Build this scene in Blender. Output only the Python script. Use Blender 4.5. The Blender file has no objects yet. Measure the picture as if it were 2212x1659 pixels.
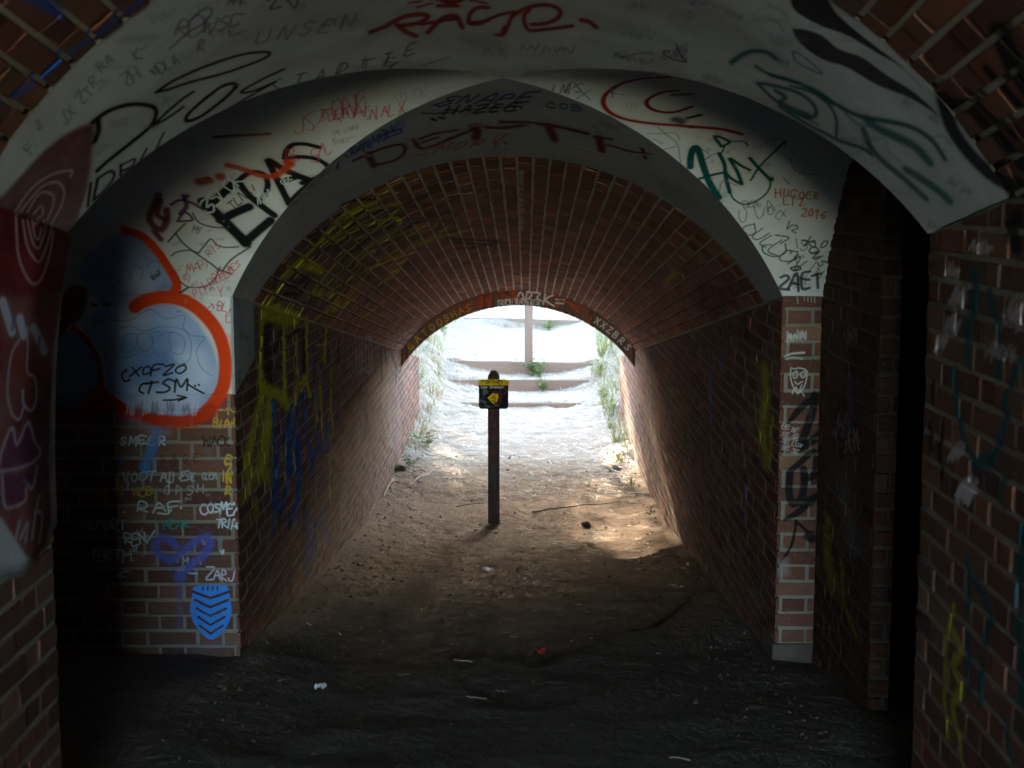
import bpy, bmesh, math, random
import numpy as np
from mathutils import Vector, Matrix, noise

random.seed(7); np.random.seed(7)
R_ = math.radians
SC = bpy.context.scene
COL = SC.collection

# ------------------------------------------------------------------ camera, sky, sun, exposure
EYE = 1.94                                   # camera height above the far corner of the crossing
FPX, PCX, PCY = 3196.0, 1106.0, 829.5        # lens, in units of a 2212 px wide picture
PITCH = -abs(math.atan2(420.0 - PCY, FPX))
YAW = math.atan2((1137.0 - PCX) * math.cos(PITCH), FPX)
CAM_LOC = Vector((0.078, 0.0, EYE))
cd = bpy.data.cameras.new('camera'); cam = bpy.data.objects.new('camera', cd); COL.objects.link(cam)
cam.location = CAM_LOC
cam.rotation_euler = (math.pi/2 + PITCH, 0, YAW)
cd.sensor_width = 36.0; cd.lens = FPX/2212.0*36.0
cd.clip_start = 0.02; cd.clip_end = 500
cd.dof.use_dof = True; cd.dof.focus_distance = 7.6; cd.dof.aperture_fstop = 5.0
SC.camera = cam

SUN_DIR = Vector((0.652, -5.04, -1.24)).normalized()     # low sun shining in through the far mouth
elev = math.asin(-SUN_DIR.z)
world = bpy.data.worlds.new('World'); SC.world = world; world.use_nodes = True
wn = world.node_tree; wn.nodes.clear()
sky = wn.nodes.new('ShaderNodeTexSky'); sky.sky_type = 'NISHITA'; sky.sun_disc = False
sky.sun_elevation = elev; sky.sun_rotation = math.atan2(-SUN_DIR.x, -SUN_DIR.y)
sky.altitude = 100; sky.air_density = 1.0; sky.dust_density = 0.9; sky.ozone_density = 1.0
bg = wn.nodes.new('ShaderNodeBackground'); bg.inputs['Strength'].default_value = 0.15
wo = wn.nodes.new('ShaderNodeOutputWorld')
wn.links.new(sky.outputs[0], bg.inputs['Color']); wn.links.new(bg.outputs[0], wo.inputs['Surface'])
sl = bpy.data.lights.new('sun', 'SUN'); sl.energy = 2.0; sl.angle = R_(0.5); sl.color = (1.0, 0.78, 0.54)
sun = bpy.data.objects.new('sun', sl); COL.objects.link(sun)
sun.rotation_euler = SUN_DIR.to_track_quat('-Z', 'Y').to_euler()
SC.view_settings.view_transform = 'Standard'; SC.view_settings.look = 'None'
SC.view_settings.gamma = 1.0; SC.view_settings.use_curve_mapping = False
SC.view_settings.exposure = 5.65
SC.cycles.use_denoising = True
SC.cycles.max_bounces = 10; SC.cycles.diffuse_bounces = 7
SC.cycles.sample_clamp_indirect = 4.0

# ------------------------------------------------------------------ shape of the tunnel
A = 1.114                   # half width
YN, YF, YE = 3.85, 5.98, 14.0   # near and far side of the crossing, far mouth
YM = (YN + YF)/2; B = (YF - YN)/2
R0 = 1.30
SMAX = R0*math.asin(A/R0)
YB0, YB1 = 3.215, 6.43      # ends of the two plaster bands
def zs(Y):                  # springing line: the vault comes down towards the far mouth
    return EYE + float(np.interp(Y, [-9, 3.85, 5.98, 14.0, 17.0], [1.763, -0.10, -0.41, -1.474, -1.87]))
def rise(Y): return float(np.interp(Y, [0, 6.43, 14.0], [0.632, 0.632, 0.572]))
def prof(x, r):
    R = (A*A + r*r)/(2*r)
    return math.sqrt(max(R*R - x*x, 0)) - (R - r)
def zv(x, Y): return zs(Y) + prof(max(-A, min(A, x)), rise(Y))
def xs_(s): return R0*math.sin(s/R0)
def zc(Y):                  # crossing vault, running left and right
    return zs(Y) + prof(max(-A, min(A, (Y - YM)*A/B)), rise(YM))
XREC = 1.273                # right hand recess wall

def smooth01(t):
    t = max(0.0, min(1.0, t)); return t*t*(3 - 2*t)
PATH = ([-30, -6.6, -1, 2.0, 4.4, 5.98, 8.0, 10.8, 13.0, 14.6, 17.36, 17.40, 18.36, 18.40, 18.97, 19.01, 22.45, 22.50, 27, 27.04, 34, 60, 140],
        [-.63, -.61, -1.22, -1.47, -1.74, -1.94, -2.17, -2.47, -2.55, -2.57, -2.50, -2.44, -2.44, -2.30, -2.30, -2.15, -2.03, -1.90, -1.70, -1.58, -1.30, -0.2, 2.5])
LEDGE = None
def ground(x, Y):
    z = EYE + float(np.interp(Y, PATH[0], PATH[1]))
    n1 = noise.noise(Vector((x*1.1, Y*0.9, 3.1))); n2 = noise.noise(Vector((x*4.0, Y*3.2, 8.7)))
    n3 = noise.noise(Vector((x*13.0, Y*11.0, 1.7)))
    if Y < YE + 3:
        z += 0.026*n1 + 0.016*n2 + 0.007*n3 + .012*noise.noise(Vector((x*1.6 + n1*.8, Y*3.6, 5.2)))*smooth01((9.5 - Y)/2)
        ax = abs(x)
        z += 0.05*smooth01((ax - 0.65)/0.45)*(0.4 + 0.6*smooth01((Y - 6.5)/3))     # soil banked against the walls
        if LEDGE is not None and 3.5 < Y < 8.5:
            for gx, gy, h, wdt in LEDGE:
                g = float(np.interp(x, gx, gy))
                f = smooth01((x - gx[0])/0.12)*smooth01((gx[-1] - x)/0.12)
                d = Y - g - 0.02*n3
                z += f*h*(smooth01(d/wdt + 0.5)*math.exp(-max(d, 0)/0.35))
    else:
        z += 0.02*n1 + 0.012*n2 + 0.005*n3
    if Y > 14.0:            # cutting with banks outside the far mouth
        t = smooth01((Y - 14.0)/0.3)
        wl = float(np.interp(Y, [14, 16.3, 16.8, 19, 23, 40], [1.19, 1.19, 0.98, 0.95, 1.15, 1.6]))
        wr = float(np.interp(Y, [14, 16.1, 16.6, 19, 23, 40], [1.19, 1.19, 1.02, 1.02, 1.15, 1.6]))
        w = wl if x < 0 else wr
        e = max(0.0, abs(x) - w)
        bank = 1.5*(1 - math.exp(-e*0.55)) + 0.10*e
        bank += min(1.0, e*2)*(0.10*n2 + 0.15*n1)
        zsm = EYE + float(np.interp(Y, [14, 17.4, 19.0, 22.5, 27, 34, 60, 140], [-2.57, -2.47, -2.20, -1.95, -1.62, -1.30, -.2, 2.5]))
        zst = EYE + float(np.interp(Y, PATH[0], PATH[1])); z += (zsm - zst)*smooth01((abs(x) - w + .1)/.25)*t
        z += t*min(bank, 3.2 + 0.1*n1) + 0.05*t*smooth01((abs(x) - w + 0.35)/0.35)
    if 17 < Y < 28:         # soil drifted against the ends of the step risers
        for yr, hh in ((17.39, .05), (18.39, .10), (19.0, .10), (22.48, .12), (27.03, .1)):
            if 0 < yr - Y < .75: z += hh*smooth01((abs(x - .06) - .30 + .12*n1)/.6)*(1 - (yr - Y)/.75)**1.5 + .02*n2*(1 - (yr - Y)/.75)
    if Y < -6.5:
        e = max(0.0, abs(x) - 1.5); z += min(2.6, (0.8 if x < 0 else 0.12)*e)*smooth01((-6.5 - Y)/0.6)
    return z

# ------------------------------------------------------------------ pixel ray helpers, used to place marks on surfaces
CMAT = cam.rotation_euler.to_matrix()
def ray(px, py): return CMAT @ Vector(((px - PCX)/FPX, (PCY - py)/FPX, -1.0))
def solve(px, py, fn, y0, y1, n=140):
    d = ray(px, py)
    def val(Y): P = CAM_LOC + d*(Y/d.y); return fn(P), P
    pv, pY = None, None
    for i in range(n + 1):
        Y = y0 + (y1 - y0)*i/n
        v, P = val(Y)
        if pv is not None and (v > 0) != (pv > 0):
            a, b = pY, Y
            for _ in range(22):
                m = (a + b)/2; vm, P = val(m)
                if (vm > 0) == (pv > 0): a = m
                else: b = m
            return P
        pv, pY = v, Y
    return P
def hit_floor(px, py, y0=3.0, y1=24): return solve(px, py, lambda P: P.z - ground(P.x, P.y), y0, y1, 400)
def hit_y(px, py, Y): d = ray(px, py); return CAM_LOC + d*(Y/d.y)
def hit_x(px, py, X): d = ray(px, py); return CAM_LOC + d*((X - CAM_LOC.x)/d.x)

LEDGE0 = []
for pts, h, wdt in (([(540,1405),(640,1412),(760,1432),(900,1434),(1010,1420),(1100,1418),(1160,1440),(1250,1405),(1330,1372),(1420,1352),(1490,1300),(1530,1252)], -0.048, 0.03),
                    ([(965,1450),(1020,1490),(1090,1525),(1160,1535),(1220,1510),(1240,1480)], -0.036, 0.035),
                    ([(640,1350),(700,1368),(780,1362),(860,1340)], -0.024, 0.035),
                    ([(1060,1350),(1150,1335),(1230,1320),(1330,1340)], -0.022, 0.035)):
    q = sorted([(hit_floor(*p).x, hit_floor(*p).y) for p in pts])
    LEDGE0.append(([a for a, b in q], [b for a, b in q], h, wdt))
LEDGE = LEDGE0

# ------------------------------------------------------------------ paint canvases (spray and marker print on real surfaces)
class Canvas:
    def __init__(s, name, kind, u0, u1, v0, v1, res, plane=0.0):
        s.name, s.kind, s.u0, s.v0, s.res, s.plane = name, kind, u0, v0, res, plane
        s.W = int((u1 - u0)/res); s.H = int((v1 - v0)/res)
        s.u1 = u0 + s.W*res; s.v1 = v0 + s.H*res
        s.a = np.zeros((s.H, s.W, 4), np.float32)
        s.img = None
    def hit(s, px, py):
        k = s.kind
        if k == 'y': P = hit_y(px, py, s.plane)
        elif k == 'x': P = hit_x(px, py, s.plane)
        elif k == 'vault': P = solve(px, py, lambda P: P.z - zv(P.x, P.y), 4.3 if s.u0 > 4 else s.u0, s.u1 + .2)
        else: P = solve(px, py, lambda P: P.z - zc(P.y), YF - .002, 3.9)
        if k == 'vault' and abs(P.x) > A - 1e-3 or k == 'vault' and abs(P.z - zv(P.x, P.y)) > .01:   # below the springing: carry the strip on down the wall
            sg = 1 if px > PCX else -1
            P = hit_x(px, py, sg*A)
            if P.z > zs(P.y) + .03: return None, 4.0
            return (P.y, sg*(SMAX + zs(P.y) - P.z)), (P - CAM_LOC).length
        if k == 'cross' and (P.y > YF - .004 or abs(P.z - zc(P.y)) > .01):
            P = hit_y(px, py, YF); return (P.x, SMAX + zs(YF) - P.z), (P - CAM_LOC).length
        return s.uv(P), (P - CAM_LOC).length
    def uv(s, P):
        k = s.kind
        if k == 'y': return (P.x, P.z)
        if k == 'x': return (P.y, P.z)
        if k == 'vault': return (P.y, R0*math.asin(max(-1, min(1, P.x/R0))))
        return (P.x, R0*math.asin(max(-1, min(1, (P.y - YM)*A/B/R0))))
    def _comp(s, sl, al, col):
        d = s.a[sl]; al = al[..., None]
        d[..., :3] = d[..., :3]*(1 - al) + np.array(col, np.float32)*al
        d[..., 3:] = d[..., 3:]*(1 - al) + al
    def line(s, pts, w, col, soft=0.3, alpha=1.0, taper=False, grain=0.0, au=1.0):
        if not len(pts): return
        p = (np.array(pts, float) - [s.u0, s.v0])/s.res
        rad = max(w/s.res/2, 0.45); fz = max(rad*soft, 0.5); ext = rad + fz + 1
        EX = np.array([ext*au, ext])
        lo = np.floor(p.min(0) - EX).astype(int); hi = np.ceil(p.max(0) + EX).astype(int)
        x0, y0 = max(lo[0], 0), max(lo[1], 0); x1, y1 = min(hi[0] + 1, s.W), min(hi[1] + 1, s.H)
        if x1 <= x0 or y1 <= y0: return
        D = np.full((y1 - y0, x1 - x0), 1e6, np.float32)
        n = len(p)
        if n == 1: p = np.vstack([p, p + 0.01]); n = 2
        for i in range(n - 1):
            a, b = p[i], p[i + 1]
            xa, xb = int(max(min(a[0], b[0]) - ext*au, x0)), int(min(max(a[0], b[0]) + ext*au + 2, x1))
            ya, yb = int(max(min(a[1], b[1]) - ext, y0)), int(min(max(a[1], b[1]) + ext + 2, y1))
            if xb <= xa or yb <= ya: continue
            X, Y = np.meshgrid(np.arange(xa, xb) + .5, np.arange(ya, yb) + .5)
            X = X/au; a = a/[au, 1]; b = b/[au, 1]
            d = b - a; L2 = float(d @ d) + 1e-9
            t = np.clip(((X - a[0])*d[0] + (Y - a[1])*d[1])/L2, 0, 1)
            dist = np.hypot(X - a[0] - t*d[0], Y - a[1] - t*d[1])
            if taper:
                k = (i + t)/(n - 1); dist = dist + rad*0.6*np.abs(2*k - 1)**2
            v = D[ya - y0:yb - y0, xa - x0:xb - x0]
            np.minimum(v, dist, out=v)
        al = np.clip((rad + fz - D)/(2*fz), 0, 1); al = al*al*(3 - 2*al)*alpha
        if grain: al = al*(1 - grain*np.random.rand(*al.shape))
        s._comp((slice(y0, y1), slice(x0, x1)), al.astype(np.float32), col)
    def poly(s, pts, col, alpha=1.0, soft=0.01, mott=0.0):
        if len(pts) < 3: return
        p = (np.array(pts, float) - [s.u0, s.v0])/s.res
        e = soft/s.res*2 + 1
        x0, y0 = np.maximum(np.floor(p.min(0) - e).astype(int), 0); x1, y1 = np.minimum(np.ceil(p.max(0) + e).astype(int), [s.W, s.H])
        if x1 <= x0 or y1 <= y0: return
        X, Y = np.meshgrid(np.arange(x0, x1) + .5, np.arange(y0, y1) + .5)
        ins = np.zeros(X.shape, bool); D = np.full(X.shape, 1e6)
        n = len(p)
        for i in range(n):
            a, b = p[i], p[(i + 1) % n]
            c = ((a[1] > Y) != (b[1] > Y)) & (X < (b[0] - a[0])*(Y - a[1])/(b[1] - a[1] + 1e-12) + a[0]); ins ^= c
            d = b - a; t = np.clip(((X - a[0])*d[0] + (Y - a[1])*d[1])/(float(d @ d) + 1e-9), 0, 1)
            D = np.minimum(D, np.hypot(X - a[0] - t*d[0], Y - a[1] - t*d[1]))
        sd = np.where(ins, D, -D); f = max(soft/s.res, .5)
        al = np.clip((sd + f)/(2*f), 0, 1); al = al*al*(3 - 2*al)*alpha
        if mott: al = al*(1 - mott*cloud(al.shape))
        s._comp((slice(y0, y1), slice(x0, x1)), al.astype(np.float32), col)
    # the same, from picture points
    def P(s, pts, smooth=True, closed=False):
        q = list(pts)
        if closed: q = q + q[:1]
        if smooth and len(q) > 2: q = catmull(q)
        return [h for h in (s.hit(*a)[0] for a in q) if h is not None]
    def stroke(s, pts, wpx, col, soft=0.3, alpha=1.0, smooth=True, closed=False, taper=False, grain=0.0):
        D = s.hit(*pts[0])[1]
        au = 1.0
        if s.kind in ('x', 'vault'):      # a surface seen along its length: the hand moved further than it looks
            px, py = pts[len(pts)//2]; r = math.hypot(px - 1137, py - 420) + 1e-6; k = 4/r
            h0, h1 = s.hit(px, py)[0], s.hit(px + (px - 1137)*k, py + (py - 420)*k)[0]
            if h0 and h1: au = max(1.0, min(6.0, abs(h1[0] - h0[0])/(4*D/FPX)*.85))
        s.line(s.P(pts, smooth, closed), wpx*D/FPX, col, soft, alpha, taper, grain, au)
    def fill(s, pts, col, alpha=1.0, softpx=3, mott=0.0, smooth=True):
        D = s.hit(*pts[0])[1]
        s.poly(s.P(pts, smooth, True), col, alpha, softpx*D/FPX, mott)
    def image(s):
        if s.img is None:
            im = bpy.data.images.new('print_' + s.name, s.W, s.H, alpha=True, float_buffer=True)
            im.colorspace_settings.name = 'Non-Color'; im.alpha_mode = 'CHANNEL_PACKED'
            im.pixels.foreach_set(np.ascontiguousarray(s.a, np.float32).ravel()); im.update()
            s.img = im
        return s.img
def catmull(q, n=6):
    q = [np.array(a, float) for a in q]; out = []
    for i in range(len(q) - 1):
        p0 = q[i - 1] if i else q[0]*2 - q[1]; p1, p2 = q[i], q[i + 1]; p3 = q[i + 2] if i + 2 < len(q) else q[-1]*2 - q[-2]
        for k in range(n):
            t = k/n
            out.append(0.5*((2*p1) + (p2 - p0)*t + (2*p0 - 5*p1 + 4*p2 - p3)*t*t + (3*p1 - p0 - 3*p2 + p3)*t**3))
    out.append(q[-1]); return [tuple(a) for a in out]
def cloud(shape):
    h, w = shape; out = np.zeros(shape)
    for sc, am in ((40, .5), (16, .3), (6, .2)):
        g = np.random.rand(h//sc + 3, w//sc + 3)
        yy = np.linspace(0, h/sc, h); xx = np.linspace(0, w/sc, w)
        iy, ix = yy.astype(int), xx.astype(int); fy, fx = (yy - iy)[:, None], (xx - ix)[None]
        fy = fy*fy*(3 - 2*fy); fx = fx*fx*(3 - 2*fx)
        out += am*((g[iy][:, ix]*(1 - fx) + g[iy][:, ix + 1]*fx)*(1 - fy) + (g[iy + 1][:, ix]*(1 - fx) + g[iy + 1][:, ix + 1]*fx)*fy)
    return np.clip(out*1.6 - .3, 0, 1)

C_near = Canvas('near_vault', 'vault', 1.4, 4.95, -1.37, 1.37, 0.004)
C_far = Canvas('far_vault', 'vault', 4.9, 14.1, -1.37, 1.37, 0.006)
C_cross = Canvas('crossing_vault', 'cross', -3.0, 1.4, -1.37, 1.37, 0.0035)
C_wall = Canvas('crossing_wall', 'y', -3.0, 1.4, -0.1, 1.6, 0.0025, YF)
C_farL = Canvas('far_left', 'x', 5.9, 16.5, -0.9, 1.65, 0.006, -A)
C_farR = Canvas('far_right', 'x', 5.9, 16.5, -0.9, 1.65, 0.006, A)
C_nL = Canvas('near_left', 'x', 1.2, 3.95, 0.1, 2.1, 0.0035, -A)
C_nR = Canvas('near_right', 'x', 1.2, 3.95, 0.1, 2.1, 0.0035, A)
C_rec = Canvas('recess', 'x', 4.9, 6.0, -0.1, 2.1, 0.004, XREC)
C_arch = Canvas('arch', 'y', -1.2, 1.2, 0.2, 1.2, 0.003, YE)
# ------------------------------------------------------------------ the graffiti, stroke by stroke
VIEW = dict(A=(0, 0, 3.03), B=(616, 0, 3.03), C=(1232, 0, 3.463), D=(1664.6, 0, 3.03), E=(0, 410.7, 3.029), F=(136.9, 855.6, 2.851),
            G=(1574, 479, 2.693), H=(1574, 1026.7, 2.622), I=(479, 376.5, 3.463), J=(506.5, 684.5, 4.847), K=(506.5, 958, 4.04),
            L=(1300.5, 581.8, 4.041), M=(0, 821, 4.847), N=(855.6, 616, 4.041))
def Z(v, pts): x, y, s = VIEW[v]; return [(x + a/s, y + b/s) for a, b in pts]
def S(cv, v, pts, w, col, soft=.3, alpha=1.0, **k):
    for c in (cv if isinstance(cv, (list, tuple)) else (cv,)):
        if w >= 20 and alpha > .8: c.stroke(Z(v, pts), w/VIEW[v][2]*1.9, col, .9, .16, **dict(k, grain=.5))     # overspray
        c.stroke(Z(v, pts), w/VIEW[v][2], col, soft, alpha, **k)
def Fl(cv, v, pts, col, alpha=1.0, soft=4, mott=0.0, **k):
    for c in (cv if isinstance(cv, (list, tuple)) else (cv,)): c.fill(Z(v, pts), col, alpha, soft, mott, **k)
FONT = {
 'A': [[(0,0),(.45,1),(.9,0)],[(.2,.38),(.72,.38)]], 'B': [[(0,0),(0,1),(.6,.95),(.65,.65),(.1,.52),(.75,.4),(.7,.05),(0,0)]],
 'C': [[(.8,.85),(.45,1),(.05,.6),(.1,.15),(.5,0),(.85,.15)]], 'D': [[(0,0),(.05,1),(.6,.9),(.85,.5),(.6,.1),(0,0)]],
 'E': [[(.75,1),(.05,.97),(0,0),(.8,.02)],[(.02,.52),(.6,.54)]], 'F': [[(.85,1),(.05,.97),(0,0)],[(.02,.52),(.6,.54)]],
 'G': [[(.8,.85),(.45,1),(.05,.6),(.1,.1),(.6,0),(.85,.4),(.45,.42)]], 'H': [[(0,0),(.03,1)],[(.75,1),(.8,0)],[(0,.5),(.78,.52)]],
 'I': [[(.3,0),(.32,1)]], 'J': [[(.7,1),(.7,.2),(.4,0),(.05,.2)]], 'K': [[(0,0),(.03,1)],[(.75,1),(.05,.45),(.8,0)]],
 'L': [[(.05,1),(0,0),(.7,.03)]], 'M': [[(0,0),(.12,1),(.45,.35),(.8,1),(.92,0)]], 'N': [[(0,0),(.05,1),(.7,0),(.75,1)]],
 'O': [[(.45,1),(.05,.7),(.1,.15),(.5,0),(.85,.4),(.75,.85),(.45,1)]], 'P': [[(0,0),(.05,1),(.65,.92),(.7,.55),(.05,.45)]],
 'Q': [[(.45,1),(.05,.6),(.2,.05),(.7,.1),(.85,.6),(.45,1)],[(.5,.3),(.95,-.1)]], 'R': [[(0,0),(.05,1),(.65,.92),(.65,.55),(.05,.45),(.8,0)]],
 'S': [[(.8,.88),(.4,1),(.1,.75),(.4,.52),(.75,.3),(.45,0),(.02,.12)]], 'T': [[(0,.97),(.85,1)],[(.42,.98),(.4,0)]],
 'U': [[(0,1),(.05,.2),(.4,0),(.75,.25),(.78,1)]], 'V': [[(0,1),(.4,0),(.8,1)]], 'W': [[(0,1),(.2,0),(.45,.6),(.7,0),(.95,1)]],
 'X': [[(0,0),(.8,1)],[(.05,1),(.8,0)]], 'Y': [[(0,1),(.4,.5),(.8,1)],[(.4,.5),(.35,0)]], 'Z': [[(0,.97),(.8,1),(.02,0),(.85,.03)]],
 '0': [[(.45,1),(.08,.6),(.15,.1),(.5,0),(.8,.4),(.7,.9),(.45,1)]], '1': [[(.2,.8),(.4,1),(.4,0)]], '2': [[(.05,.8),(.4,1),(.75,.75),(.0,0),(.85,.02)]],
 '6': [[(.7,1),(.2,.6),(.05,.2),(.4,0),(.75,.2),(.5,.5),(.1,.3)]], '5': [[(.75,1),(.15,1),(.1,.6),(.6,.6),(.7,.2),(.35,0),(0,.1)]], '3': [[(.05,.9),(.45,1),(.7,.75),(.3,.52),(.75,.3),(.4,0),(.0,.1)]],
 "'": [[(.3,1),(.25,.75)]], '"': [[(.2,1),(.15,.7)],[(.5,1),(.45,.7)]], '.': [[(.2,.05),(.22,.0)]], '-': [[(.1,.5),(.7,.5)]], '/': [[(0,0),(.8,1)]], '=': [[(.1,.6),(.8,.65)],[(.1,.35),(.8,.4)]], '4': [[(.6,0),(.6,1),(0,.35),(.85,.35)]], ' ': []}
def text(cv, v, s, x, y, h, w, col, ang=0.0, adv=.8, asp=.8, slant=0.0, jit=.085, soft=.35, alpha=1.0, grain=.15, down=False):
    """hand lettering; x, y: start of the base line, h: letter height, ang: degrees counted up from the horizontal"""
    ca, sa = math.cos(R_(ang)), math.sin(R_(ang)); off = 0.0
    for ch in s:
        tw = random.uniform(-.16, .16); sc_ = random.uniform(.84, 1.18); dy = random.uniform(-.1, .1)*h
        for st in FONT.get(ch, []):
            q = []
            st = [((a - .4)*math.cos(tw)*sc_ - (b - .5)*math.sin(tw) + .4, ((a - .4)*math.sin(tw) + (b - .5)*math.cos(tw))*sc_ + .5 + dy/h) for a, b in st]
            for a, b in st:
                a2 = (a + slant*b)*asp*h + (0 if down else off) + random.uniform(-jit, jit)*h; b2 = b*h + random.uniform(-jit, jit)*h - (off if down else 0)
                q.append((x + a2*ca - b2*sa, y - a2*sa - b2*ca))
            S(cv, v, q, w, col, soft, alpha, grain=grain, smooth=True)
        off += h*(1.2 if down else adv)*(asp/.8 if not down else 1)*random.uniform(.93, 1.07)
def scrawl(cv, v, x, y, wd, h, w, col, n=7, ang=0.0, alpha=.8, soft=.4, seed=0):
    """a tag nobody can read: looping marker strokes"""
    r = random.Random(seed + int(x*7 + y*13)); ca, sa = math.cos(R_(ang)), math.sin(R_(ang))
    cur = []
    for i in range(n*2):
        a = wd*i/(n*2) + r.uniform(-.25, .35)*wd/n; b = (h if i % 2 else 0) + r.uniform(-.3, .3)*h
        cur.append((x + a*ca - b*sa, y - a*sa - b*ca))
        if r.random() < .22 and len(cur) > 2: S(cv, v, cur, w, col, soft, alpha, grain=.2); cur = []
    if len(cur) > 1: S(cv, v, cur, w, col, soft, alpha, grain=.2)

BLK = (.012, .012, .014); CHAR = (.03, .03, .035); WHT = (.58, .60, .62); RED = (.33, .018, .010); ORG = (.72, .060, .012)
BLU = (.02, .10, .40); LBL = (.05, .22, .62); TEAL = (.004, .075, .070); YEL = (.50, .46, .010); GOLD = (.55, .36, .03); PUR = (.06, .035, .14)
MAR = (.13, .018, .028); VIO = (.09, .11, .45); PINK = (.55, .35, .33)
NW = (C_near, C_nL); WB = (C_cross, C_wall); FR_ = (C_far, C_farL); FRR = (C_far, C_farR); NR2 = (C_near, C_nR)

# --- near plaster band
Fl(NW, 'A', [(-120,1320),(0,1290),(120,1170),(300,980),(450,870),(590,810),(625,850),(610,960),(580,1200),(520,1400),(430,1659),(350,1900),(-120,1900)], (.125, .009, .011), .96, 14, .2)  # vault red darkened to offset the light it catches; wall part repainted below
S(C_near, 'A', [(640,780),(645,860),(620,930)], 42, BLK, .35)
S(C_near, 'A', [(605,805),(700,735),(820,692),(930,684),(1010,705),(1020,760),(980,830),(900,900),(800,980),(700,1060),(635,1120)], 34, BLK, .3)
S(C_near, 'A', [(1265,600),(1190,650),(1090,735),(1000,825)], 24, BLK); S(C_near, 'A', [(1000,825),(1090,775),(1200,700)], 22, BLK)
S(C_near, 'A', [(1545,575),(1530,550),(1470,560),(1390,610),(1290,690),(1220,765),(1235,792),(1310,765),(1410,695),(1500,620),(1550,560)], 30, BLK)
S(C_near, 'A', [(1862,455),(1720,520),(1580,600),(1650,600),(1800,540)], 20, BLK); S(C_near, 'A', [(1800,540),(1620,640),(1490,715),(1380,780)], 18, BLK)
S(C_near, 'A', [(1020,603),(1150,520),(1350,432),(1550,368),(1700,345),(1765,352),(1715,392),(1500,470),(1250,535),(1100,585),(1020,603)], 22, BLK)
S(C_near, 'A', [(640,1170),(612,1310)], 26, BLK); S(C_near, 'A', [(640,1170),(720,1122),(748,1150),(700,1230),(615,1310)], 22, BLK)
S(C_near, 'A', [(790,1080),(792,1185)], 22, BLK); S(C_near, 'A', [(790,1085),(880,1042),(862,1090),(800,1120),(905,1085)], 18, BLK)
S(C_near, 'A', [(960,975),(905,1090),(965,1060)], 18, BLK); S(C_near, 'A', [(1072,870),(1012,1000)], 16, BLK); S(C_near, 'A', [(595,1200),(575,1350)], 24, BLK)
for i, (s_, x, y, h, an) in enumerate((('ROWSE', 1150, 240, 110, 4), ('R', 1300, 330, 60, 20))): text(C_near, 'A', s_, x, y, h, 11, PUR, an, slant=.4, jit=.09, alpha=.85)
S(C_near, 'A', [(1250,130),(1340,60),(1390,75),(1340,150),(1240,210),(1110,325)], 12, PUR, alpha=.85)
for x, y, s_, h, an in ((660,470,'RA',70,32),(610,570,'R.',70,40),(830,560,'ZH',70,30),(900,400,'K-',70,40),(540,690,'ZT',70,45),(260,860,'2',60,40),(420,830,'JX',80,45),(200,1010,'F.',60,50),(1010,500,'NDLA',60,30)):
    text(C_near, 'A', s_, x, y, h, 10, CHAR, an, jit=.1, alpha=.75)
text(C_near, 'A', 'AAZ', 1480, 30, 60, 12, CHAR, 5, alpha=.8, slant=.5); text(C_near, 'A', 'UNSEN', 1670, 290, 75, 10, CHAR, 10, adv=1.25, asp=1.2, slant=.6, alpha=.75)
text(C_near, 'A', 'ZV', 1760, 60, 60, 14, BLK, 5, adv=1.2, asp=1.4); text(C_near, 'A', 'STAPITE', 1760, 620, 75, 12, CHAR, 15, adv=1.6, asp=1.0, slant=.7, alpha=.85)
text(C_near, 'B', 'ITE', 330, 480, 60, 11, CHAR, 6, adv=1.4, asp=1.4, slant=.4, alpha=.8); S(C_near, 'B', [(735,410),(700,430),(690,455),(705,475)], 12, CHAR); S(C_near, 'B', [(880,435),(990,400),(1080,375)], 8, CHAR, alpha=.7)
text(C_near, 'A', 'BAST', 720, 830, 40, 6, PUR, 3, alpha=.4)
# RANGE in red
RG = (.27, .016, .010)
for p, w in (([(560,213),(650,178),(700,150),(780,110),(880,95),(935,108),(880,150),(760,170)], 38), ([(735,165),(790,210),(855,238)], 40), ([(935,213),(985,160),(1050,112),(1120,110),(1160,180)], 36),
             ([(890,162),(1000,140),(1130,124)], 26), ([(1330,50),(1260,52),(1212,92),(1203,150),(1260,160),(1330,132)], 30), ([(1200,150),(1300,140),(1400,100),(1500,80),(1475,130),(1430,225),(1380,228)], 26),
             ([(1480,110),(1560,62),(1650,36),(1740,36),(1800,72),(1780,120),(1700,152),(1610,160)], 32), ([(1600,62),(1562,110),(1590,192),(1700,190),(1880,166)], 28), ([(1940,130),(1990,142),(2035,178)], 34),
             ([(1000,-20),(1080,10),(1150,-10)], 60), ([(810,20),(890,8)], 16), ([(860,50),(960,22)], 18), ([(1210,2),(1320,22)], 18), ([(1000,40),(1130,40)], 30), ([(1420,225),(1440,180)], 34)):
    S(C_near, 'B', p, w, RG, .42, .95)
S(C_near, 'B', [(790,345),(860,300),(960,290),(1000,280)], 14, PINK, .5, .5, grain=.6); S(C_near, 'B', [(850,285),(930,300)], 14, WHT, .5, .35, grain=.6)
scrawl(C_near, 'B', 1540, 325, 380, 35, 9, CHAR, 8, -3, .6); scrawl(C_near, 'B', 250, 190, 280, 40, 9, CHAR, 8, 10, .55)
S(C_near, 'B', [(1150,255),(1260,290),(1400,295)], 60, CHAR, 1.0, .25)
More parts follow.
